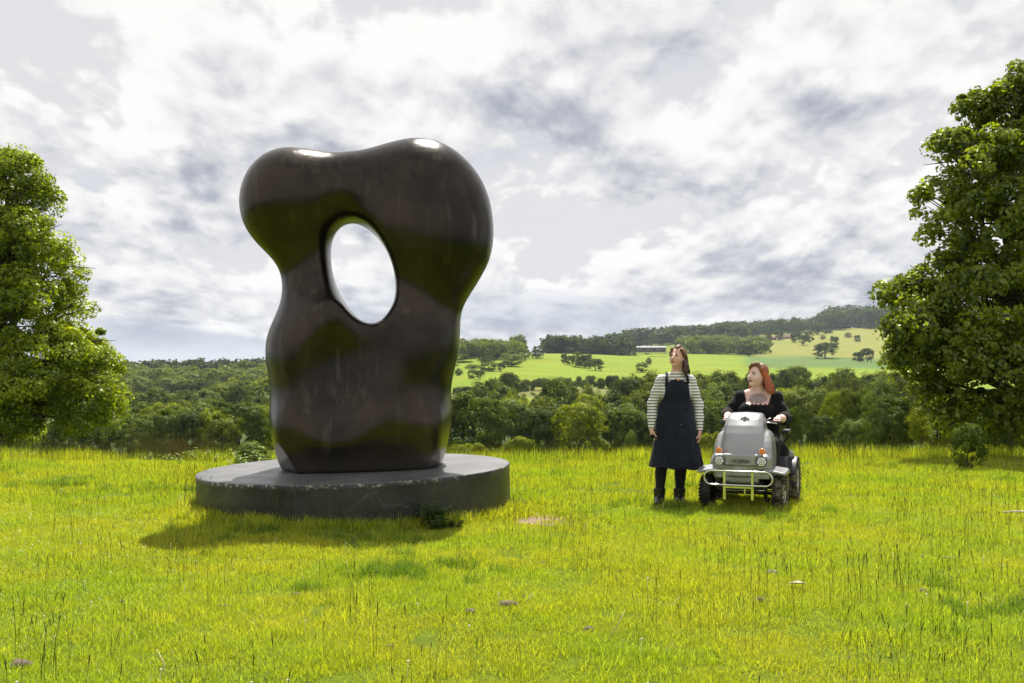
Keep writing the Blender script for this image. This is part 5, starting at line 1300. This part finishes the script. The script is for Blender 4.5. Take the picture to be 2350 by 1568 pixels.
# fenders
def arch(name, xc, hwid, yc, zc_, r0, th, a0, a1, m_, lo, hi, vox=.009, extra=None):
    f = Field(lo, hi, vox)
    def g_(x, y, z):
        r_ = np.sqrt((y - yc) ** 2 + (z - zc_) ** 2); d_ = smax(np.abs(r_ - r0) - th, np.abs(x - xc) - hwid, .012)
        an = np.arctan2(z - zc_, y - yc); return np.maximum(d_, np.maximum(a0 - an, an - a1) * r0)
    f.put(g_, lo, hi, 0)
    if extra: extra(f)
    return obj(name, f.mesh(name, m_, 2), sco)
for q in (-1, 1):
    def ex(f, q=q):
        f.box((.345 * q, -.035, .425), (.23, .32, .034), .015, .02, rot=Euler((R(5), R(10 * q), 0)).to_matrix())
        f.box((.452 * q, .02, .400), (.018, .27, .045), .008, .015)
        f.box((.27 * q, -.01, .41), (.10, .28, .05), .02, .02)
    arch('front_fender', .385 * q, .065, 0,   .178, .232, .007, .15, pi * .62, M_SILVER, (min(.19 * q, .48 * q), -.27, .16), (max(.19 * q, .48 * q), .27, .50), extra=ex)
for q in (-1, 1):
    f = Field((min(.22 * q, .42 * q) - .02, .38, .06), (max(.22 * q, .42 * q) + .02, 1.28, .62), .010)
    def rf(x, y, z, q=q):
        yf = np.interp(z, [.08, .2, .42, .52], [.56, .53, .47, .52]); top_ = np.interp(y, [.45, .56, 1.1, 1.25], [.50, .525, .52, .42])
        return smax(smax(np.abs(x - .315 * q) - .075, yf - y, .02), smax(smax(y - 1.22, z - top_, .02), .10 - z, .02), .02)
    f.put(rf, (min(.22 * q, .42 * q), .4, .08), (max(.22 * q, .42 * q), 1.25, .56), 0)
    f.cap((.42 * q, .85, .24), (.24 * q, .85, .24), .25, .25, .01, 'sub') if False else None
    rfo = obj('rear_fender', f.mesh('rear_fender', M_DGREY, 2), sco)
    V, F = uv_sphere((.385 * q, .80, .525), .052, 20); mb = MB(); mb.add(V, F); mb.build('fender_cap', M_DGREY if q < 0 else simple('light_grey_plastic', (.26, .26, .27), .4), rfo)
    arch('mudguard', .415 * q, .066, .85, .235, .262, .008, .35, pi - .35, M_DGREY, (min(.33 * q, .50 * q), .55, .25), (max(.33 * q, .50 * q), 1.15, .52), .009)
# wheels
def wheel(x, y, r, w_, name, rimr, mud, steer=0., lugs=26):
    root = empty(name, (0, 0, 0)); root.parent = sco; root.location = (x, y, r); root.rotation_euler = (0, 0, steer)
    side = 1 if x > 0 else -1
    prof = []
    for k in range(15):
        a_ = -pi / 2 - .55 + (pi + 1.1) * k / 14
        prof.append(((r - w_ * .46) + w_ * .46 * cos(a_ + 0) if False else (r - w_ * .42) + w_ * .42 * np.cos(a_), w_ * .5 * np.sin(a_)))
    V = []; F = []; n = 56
    for k in range(n):
        an = 2 * pi * k / n
        for (rr_, xx_) in prof: V.append((xx_, rr_ * cos(an), rr_ * sin(an)))
    m = len(prof)
    for k in range(n):
        for j in range(m - 1): F.append([k * m + j, k * m + j + 1, ((k + 1) % n) * m + j + 1, ((k + 1) % n) * m + j])
    ty = MB(); ty.add(V, F)
    for k in range(lugs * 2):
        an = 2 * pi * k / (lugs * 2); o_ = (.22 if k % 2 else -.22) * w_
        rot = Euler((an, 0, 0)).to_matrix() @ Euler((0, 0, R(25 if k % 2 else -25))).to_matrix()
        ty.box(rot @ Vector((o_, 0, 0)) * 0 + Euler((an, 0, 0)).to_matrix() @ Vector((o_, 0, r - .001)), (w_ * .36, pi * r / lugs * .55, .013), rot)
        if k % 2: ty.box(Euler((an, 0, 0)).to_matrix() @ Vector((side * w_ * .47, 0, r - w_ * .22)), (.010, pi * r / lugs * .7, .035), Euler((an, 0, 0)).to_matrix())
    tyr = ty.build('tyre', M_RUBM if mud else M_RUB, root)
    rm = MB(); a_ = [(side * w_ * .32, rimr * cos(2 * pi * k / 32), rimr * sin(2 * pi * k / 32)) for k in range(33)]; rm.tube(a_, .010, 6, False)
    rm.tube([(-w_ * .3, 0, 0), (side * w_ * .10, 0, 0)], rimr * .98, 28)
    rm.tube([(0, 0, 0), (side * w_ * .42, 0, 0)], rimr * .28, 16)
    ro = rm.build('rim', M_RIM, root)
    for k in range(5):
        an = 2 * pi * k / 5 + .3; c_, s_ = cos(an), sin(an); sp = MB()
        sp.tube([(side * w_ * .30, rimr * .2 * c_, rimr * .2 * s_), (side * w_ * .26, rimr * .95 * c_, rimr * .95 * s_)], [rimr * .16, rimr * .11], 8); sp.build('spoke', M_RIM, root)
    for k in range(4):
        an = 2 * pi * k / 4; nb = MB(); nb.tube([(side * w_ * .42, rimr * .16 * cos(an), rimr * .16 * sin(an)), (side * (w_ * .42 + .006), rimr * .16 * cos(an), rimr * .16 * sin(an))], .006, 6); nb.build('wheel_nut', M_CHROME, root)
    return root
wheel(-.375, 0, .176, .115, 'front_wheel', .088, False, R(-6)); wheel(.375, 0, .176, .115, 'front_wheel', .088, True, R(-6))
wheel(-.415, .85, .235, .105, 'rear_wheel', .135, False); wheel(.425, .85, .235, .105, 'rear_wheel', .135, True)
# bumper bar
zb0, zb1, xb, yb_ = .285, .428, .345, -.36
loop = []
for (cx_, a0) in ((xb - .07, -90), (-(xb - .07), 90)):
    for k in range(9): an = R(a0 + 180 * k / 8); loop.append((cx_ + .0715 * cos(an), yb_ + .05 * (cx_ / xb) ** 2 * 0, (zb0 + zb1) / 2 + .0715 * sin(an)))
loop.append(loop[0]); mb = MB(); mb.tube(loop, .0095, 10, False); bb = mb.build('bumper_bar', M_CHROME, sco)
for q in (-1, 1):
    mb = MB(); mb.box((.142 * q, yb_ + .022, .285), (.026, .010, .30)); mb.build('upright', M_CHROME, bb, smooth=False)
    mb = MB(); mb.tube([(.142 * q, yb_ + .02, .30), (.142 * q, -.12, .30)], .012, 6); mb.build('bracket', M_DGREY, bb)
mb = MB(); mb.box((0, yb_ + .024, .262), (.30, .010, .018)); mb.build('cross_strap', M_CHROME, bb, smooth=False)
mb = MB(); mb.box((.055, -.27, .235), (.014, .010, .10)); mb.build('tow_tab', M_CHROME, bb, smooth=False)
# chassis, axles, floor
mb = MB(); mb.box((0, .45, .25), (.34, 1.2, .07)); mb.box((0, -.02, .21), (.50, .09, .07)); mb.box((0, .44, .21), (.56, .5, .025)); mb.box((0, .95, .32), (.46, .50, .22)); mb.build('chassis', M_BLK, sco, smooth=False, bevel=.008)
mb = MB(); mb.tube([(-.34, 0, .176), (.34, 0, .176)], .018, 8); mb.tube([(-.36, .85, .235), (.36, .85, .235)], .028, 8); mb.build('axle', M_BLK, sco)
mb = MB(); mb.tube([(-.30, -.10, .20), (.30, -.10, .215)], .007, 6); mb.build('steering_rod', M_CHROME, sco)
for q in (-1, 1):
    mb = MB(); mb.tube([(.20 * q, -.08, .33), (.245 * q, -.08, .12)], .019, 10); mb.tube([(.245 * q, -.08, .12), (.275 * q, -.09, .115)], .022, 8); mb.build('shock_absorber', M_BLK, sco)
# tiller and handlebar
mb = MB(); mb.tube([(0, .22, .70), (0, .36, .95)], .035, 10); mb.box((0, .36, .93), (.22, .12, .06), Euler((R(-35), 0, 0)).to_matrix()); mb.build('tiller', M_BLK, sco)
hb = MB(); hb.tube([(-.32, .43, .90), (-.2, .41, .90), (-.12, .38, .915), (.12, .38, .915), (.2, .41, .90), (.34, .43, .90)], .0125, 10); hbo = hb.build('handlebar', M_CHROME, sco)
for q in (-1, 1):
    x1 = .325 if q < 0 else .345
    mb = MB(); mb.tube([(.215 * q, .413, .90), (x1 * q, .431, .90)], [.019, .018], 12); mb.build('grip', M_RUB, hbo)
    mb = MB(); mb.tube([(.17 * q, .385, .905), (.21 * q, .350, .900), (.31 * q, .352, .893)], [.008, .006, .006], 6); mb.build('brake_lever', M_CHROME if q > 0 else M_BLK, hbo)
    mb = MB(); mb.tube([(.17 * q, .40, .90), (.20 * q, .405, .93), (.24 * q, .405, .95)], [.010, .006, .004], 6); mb.build('switch_stalk', M_CHROME, hbo)
# seat and arm rests
f = Field((-.30, .66, .36), (.30, 1.34, 1.02), .012)
f.box((0, .96, .48), (.50, .48, .12), .05, .03); f.box((0, 1.20, .72), (.46, .10, .52), .05, .05, rot=Euler((R(-8), 0, 0)).to_matrix())
obj('seat', f.mesh('seat', M_VINYL, 2), sco)
for q in (-1, 1):
    mb = MB(); mb.box((.34 * q, .93, .775), (.075, .30, .045)); ar = mb.build('armrest', M_VINYL, sco, smooth=False, bevel=.015)
    mb = MB(); mb.tube([(.34 * q, 1.05, .76), (.33 * q, 1.15, .70), (.26 * q, 1.18, .62)], .013, 8); mb.build('armrest_bracket', M_BLK, ar)
# ------------------------------------------------------------------ far buildings
M_ROOFM = simple('pale_sheet_roof', (.16, .18, .21), .7); M_BLUER = simple('blue_grey_roof', (.30, .38, .46), .5); M_CLAD = simple('timber_cladding', (.13, .10, .09), .8); M_GREENC = simple('green_cladding', (.12, .20, .19), .7); M_BRICKF = simple('brick_wall', (.30, .12, .08), .9); M_WHITEW = simple('white_wall', (.72, .70, .66), .8); M_TILE = simple('tile_roof', (.16, .09, .07), .9); M_DARKG = simple('dark_glass', (.03, .035, .04), .15); M_BLUEW = simple('blue_cladding', (.10, .16, .21), .7)
def building(name, px0, px1, depth, wall_h, roof_h, dp, label, mw, mr, cat, bays=0, mb2=None, base=None, rot=0.):
    a = at(px0, 800, depth); b_ = at(px1, 800, depth); L = b_.x - a.x; cx_ = (a.x + b_.x) / 2; z0 = at(0, base, depth).z if base else tzf(cx_, depth) - .3
    root = empty(name, (cx_, depth, z0), rot); tag(root, label, cat)
    mb = MB(); mb.box((0, 0, wall_h / 2 - 1), (L, dp, wall_h + 2)); mb.build('wall', mw, root, smooth=False)
    mb = MB(); h0, h1, e = wall_h, wall_h + roof_h, .4
    mb.add([(-L / 2 - e, -dp / 2 - e, h0), (L / 2 + e, -dp / 2 - e, h0), (L / 2 + e, 0, h1), (-L / 2 - e, 0, h1), (L / 2 + e, dp / 2 + e, h0), (-L / 2 - e, dp / 2 + e, h0)],
           [[0, 1, 2, 3], [3, 2, 4, 5], [0, 3, 5], [1, 4, 2], [0, 5, 4, 1]]); mb.build('roof', mr, root, smooth=False)
    for k in range(bays):
        x = -L / 2 + L * (k + .5) / bays; mb = MB(); mb.box((x, -dp / 2 - .03, wall_h * .52), (L / bays * .62, .06, wall_h * .62)); mb.build('panel', mb2[k % len(mb2)], root, smooth=False)
    return root
building('barn', 1458, 1526, 980, 3.4, 1.6, 12, 'long low barn with a pale roof below the blue-green wood', M_CLAD, M_ROOFM, 'barn', 9, [M_GREENC, M_CLAD, M_DARKG], base=806)
building('barn', 1444, 1463, 985, 2.8, 1.8, 9, 'short brick-ended barn at the left end of the long low barn', M_BRICKF, M_ROOFM, 'barn', 2, [M_DARKG], base=805)
building('barn', 1641, 1664, 1010, 3.0, 3.0, 12, 'blue-roofed barn half hidden by trees above the far hedge', M_BLUEW, M_BLUER, 'barn', 2, [M_DARKG], base=799)
building('farmhouse', 1785, 1799, 1250, 3.2, 3.4, 8, 'small white farmhouse among trees on the far ridge', M_WHITEW, M_TILE, 'house', 3, [M_DARKG], base=779)
building('farmhouse', 1800, 1820, 1260, 2.8, 3.0, 8, 'brick farmhouse with a tiled roof just right of the white one', M_BRICKF, M_TILE, 'house', 3, [M_DARKG], base=779)
building('farmhouse', 1762, 1780, 1255, 2.8, 2.6, 8, 'low brick farm building left of the white farmhouse', M_BRICKF, M_TILE, 'house', 2, [M_DARKG], base=781)

# ------------------------------------------------------------------ small things on the meadow
def ground_at(px_, py_):
    best = min(np.linspace(3.2, 19, 800), key=lambda q: abs(at(px_, py_, q).z - tzf(at(px_, py_, q).x, q))); p = at(px_, py_, best); return Vector((p.x, best, tzf(p.x, best)))
M_DUNG, t, b = mat('dry_dung'); co = t.new('ShaderNodeTexCoord').outputs['Object']
t.put(b.inputs['Base Color'], t.mix(t.noise(co, 35, 5, .7), (.04, .03, .02), (.22, .17, .12))); b.inputs['Roughness'].default_value = .95
dungs = [(48, 1530, 52, 'large dried dung patch in the bottom left corner'), (1166, 1392, 46, 'dried dung patch in the grass in front of the plinth and right of its centre'), (1770, 1318, 28, 'dark dung clod in front of the scooter'), (2115, 1360, 26, 'dark dung clod low on the right side of the meadow'),
         (1745, 1381, 24, 'dark dung clod nearer the camera than the one in front of the scooter'), (1080, 1408, 26, 'brown clod just left of the long dung patch'), (681, 1368, 18, 'small brown clod in the grass left of centre'), (510, 1396, 24, 'thin dark clod at lower left centre'), (895, 1488, 20, 'small pale brown clod near the bottom of the meadow'),
         (1350, 1450, 26, 'dark clod beside a dry grass stem at lower centre'), (2118, 1281, 14, 'tiny clod to the right of the scooter'), (2175, 1286, 22, 'brown clod right of the scooter near a tiny one'), (280, 1385, 14, 'tiny brown clod in the left meadow'), (1245, 1296, 14, 'small clod between the bare soil patch and the dung')]
for i, (x, y, w_, lb) in enumerate(dungs):
    p = ground_at(x, y); rad = w_ / 2285 * p.y * .5; rr = random.Random(i)
    V = []; F = []; n = 16
    for j, (q, hh) in enumerate(((1.0, .0), (.9, .38), (.66, .75), (.3, .95))):
        for k in range(n):
            an = 2 * pi * k / n; rr_ = rad * q * (1 + .18 * sin(3 * an + i) + .1 * sin(5 * an) + rr.uniform(-.08, .08)); V.append((rr_ * cos(an) * 1.0, rr_ * sin(an) * .7, (.020 + .012 * rr.random()) * hh * min(1, rad / .06) + .022))
    V.append((0, 0, .022 + .026 * min(1, rad / .06)))
    for j in range(3):
        for k in range(n): F.append([j * n + k, j * n + (k + 1) % n, (j + 1) * n + (k + 1) % n, (j + 1) * n + k])
    for k in range(n): F.append([3 * n + k, 3 * n + (k + 1) % n, 4 * n])
    o = obj('dung_clod', np_mesh('dung_clod', np.array(V), F, True, M_DUNG), label=lb, cat='dung'); o.location = p - Vector((0, 0, .01)); o.rotation_euler = (0, 0, rr.uniform(-.4, .4))
    if len(set(round(v[0], 5) for v in V)) < 3: pass
# pale leaf / paper scrap and a peeled stick
M_PALE = simple('bleached_wood', (.55, .50, .40), .8, bump=(40, .5, .003))
p = ground_at(1830, 1356); mb = MB(); mb.add([(-.055, 0, .05), (-.02, -.03, .06), (.04, -.02, .055), (.06, .01, .05), (.01, .03, .065), (-.04, .025, .05)], [[0, 1, 2, 3, 4, 5]]); mb.add([(-.055, 0, .046), (-.02, -.03, .056), (.04, -.02, .051), (.06, .01, .046), (.01, .03, .061), (-.04, .025, .046)], [[5, 4, 3, 2, 1, 0]])
o = mb.build('dead_leaf', simple('pale_dead_leaf', (.40, .37, .24), .8), smooth=False, label='pale curled dead leaf lying in front of the scooter', cat='leaf'); o.location = p
p = ground_at(2325, 1193); mb = MB(); mb.tube([(-.10, 0, .075), (.05, .01, .08), (.20, -.01, .07), (.42, .02, .075)], [.007, .009, .010, .006], 7); o = mb.build('stick', M_PALE, label='pale peeled stick lying at the right edge of the meadow', cat='stick'); o.location = p
M_DRY = simple('dry_stem', (.50, .42, .22), .8)
for i, (x, y, x2, y2, lb) in enumerate([(1395, 1470, 1435, 1400, 'dry pale stem leaning beside a dark clod'), (380, 1560, 360, 1490, 'dry pale stem near the bottom left'), (1200, 1390, 1222, 1360, 'stout grass stem leaning above the long dung patch'), (1530, 1400, 1560, 1370, 'short dry stem at centre right')]):
    p = ground_at(x, y); q = at(x2, y2, p.y + .05); mb = MB(); e = q - p; mb.tube([(0, 0, 0), tuple(e * .5 + Vector((.01, 0, .01))), tuple(e)], [.0035, .003, .0012], 5); o = mb.build('dry_stem', M_DRY, label=lb, cat='stem'); o.location = p
# daisies / clover heads
M_PETAL = simple('white_petal', (.75, .75, .66), .7)
mb = MB(); rr = random.Random(4)
for i in range(60):
    Y = rr.uniform(4.2, 12); X = rr.uniform(-.53, .53) * Y; z = tzf(X, Y)
    if math.hypot(X - PLX, Y - PLY) < PLR + .1: continue
    h_ = rr.uniform(.05, .11); mb.tube([(X, Y, z), (X + .005, Y, z + h_)], .001, 3); V, F = uv_sphere((X + .005, Y, z + h_), rr.uniform(.005, .009), 6, (1, 1, .6)); mb.add(V, F)
mb.build('clover_flowers', M_PETAL, label='scattered tiny white clover heads in the meadow grass', cat='flowers', kind='stuff')
# nettles against the plinth and other broad-leaved weeds
M_NET = leaf_mat('nettle_leaf', (.025, .055, .012), (.06, .12, .02), .35, .12, rand=.2)
M_WEED = leaf_mat('thistle_leaf', (.09, .13, .03), (.22, .28, .07), .45, .1, rand=.2)
def weed(name, px_, py_, hpx, n_stems, leafs, material, label, cat='weed', spread=.12, depth=None):
    p = ground_at(px_, py_) if depth is None else Vector((at(px_, py_, depth).x, depth, tzf(at(px_, py_, depth).x, depth)))
    H = hpx / 2285 * p.y; g_ = np.random.default_rng(int(px_)); mb = MB(); Ps, Ns = [], []
    for i in range(n_stems):
        bx, by = g_.normal(0, spread * .4, 2); tx, ty = bx + g_.normal(0, spread), by + g_.normal(0, spread * .6); h_ = H * g_.uniform(.55, 1.05)
        mb.tube([(bx, by, 0), ((bx + tx) / 2, (by + ty) / 2, h_ * .55), (tx, ty, h_)], [.004, .003, .0015], 4)
        for k in range(7):
            u = .15 + .85 * k / 6; c_ = Vector((bx + (tx - bx) * u, by + (ty - by) * u, h_ * u))
            for s_ in range(4 if k < 6 else 5):
                an = s_ * pi / 2 + k * .8 + g_.uniform(-.3, .3); L = leafs * (1.15 - .6 * u) * g_.uniform(.8, 1.2); d_ = Vector((cos(an), sin(an), g_.uniform(-.25, .45))); Ps.append(c_ + d_ * L * .5); nn = Vector((-d_.x * d_.z, -d_.y * d_.z, 1)).normalized(); Ns.append((nn, d_, L))
    V = []; F = []
    for c_, (nn, d_, L) in zip(Ps, Ns):
        s_ = d_.cross(nn).normalized(); i0 = len(V); a = c_ - d_ * L * .5
        V += [a, a + d_ * L * .3 + s_ * L * .27 + nn * .004, a + d_ * L * .68 + s_ * L * .18, c_ + d_ * L * .5 - nn * L * .18, a + d_ * L * .68 - s_ * L * .18, a + d_ * L * .3 - s_ * L * .27 + nn * .004]
        F += [[i0, i0 + 1, i0 + 2, i0 + 3], [i0, i0 + 3, i0 + 4, i0 + 5]]
    root = empty(name, tuple(p)); tag(root, label, cat)
    me = np_mesh('foliage', np.array([tuple(v) for v in V]), F, False, material); at_ = me.attributes.new('tint', 'FLOAT', 'POINT'); at_.data.foreach_set('value', g_.random(len(V)).astype(np.float32)); obj('foliage', me, root)
    mb.build('stem', M_NET, root)
    return root
weed('nettle', 995, 1214, 58, 14, .075, M_NET, 'clump of dark nettles growing against the front of the plinth', spread=.10)
weed('nettle', 925, 1208, 44, 4, .05, M_NET, 'thin nettle just left of the bigger nettle clump', spread=.04)
weed('nettle', 1043, 1212, 30, 3, .05, M_NET, 'small nettle at the right of the nettle clump by the plinth', spread=.06)
weed('dock_plant', 1192, 1165, 20, 8, .05, M_WEED, 'leafy weed beside the right side of the plinth', spread=.12)
weed('thistle', 340, 1060, 22, 4, .06, M_WEED, 'small pale thistle in the field left of the plinth', spread=.1)
weed('thistle', 408, 1063, 28, 5, .06, M_WEED, 'taller pale thistle in the field left of the plinth', spread=.1)
weed('thistle', 580, 1066, 60, 26, .07, M_WEED, 'bushy pale thistles behind the left rim of the plinth', spread=.20, depth=14.2)
weed('thistle', 460, 1040, 34, 10, .09, M_WEED, 'pale leafy weeds on the brow left of the sculpture', spread=.3, depth=17.5)
weed('thistle', 40, 1022, 24, 10, .09, M_WEED, 'bright leafy weeds under the left tree', spread=.5, depth=18.2)
# ------------------------------------------------------------------ the air
hz = bpy.data.materials.new('haze_air'); hz.use_nodes = True; t = NT(hz.node_tree); t.n.clear(); out = t.new('ShaderNodeOutputMaterial'); vol = t.new('ShaderNodeVolumePrincipled')
vol.inputs['Color'].default_value = (.80, .88, 1.0, 1); vol.inputs['Density'].default_value = .00007; vol.inputs['Anisotropy'].default_value = .3
t.l.new(vol.outputs[0], out.inputs['Volume'])
mb = MB(); mb.box((0, 4500, 40), (26000, 9400, 270)); mb.build('haze', hz, smooth=False, kind='stuff', label='thin blue summer haze lying over the whole valley', cat='haze')
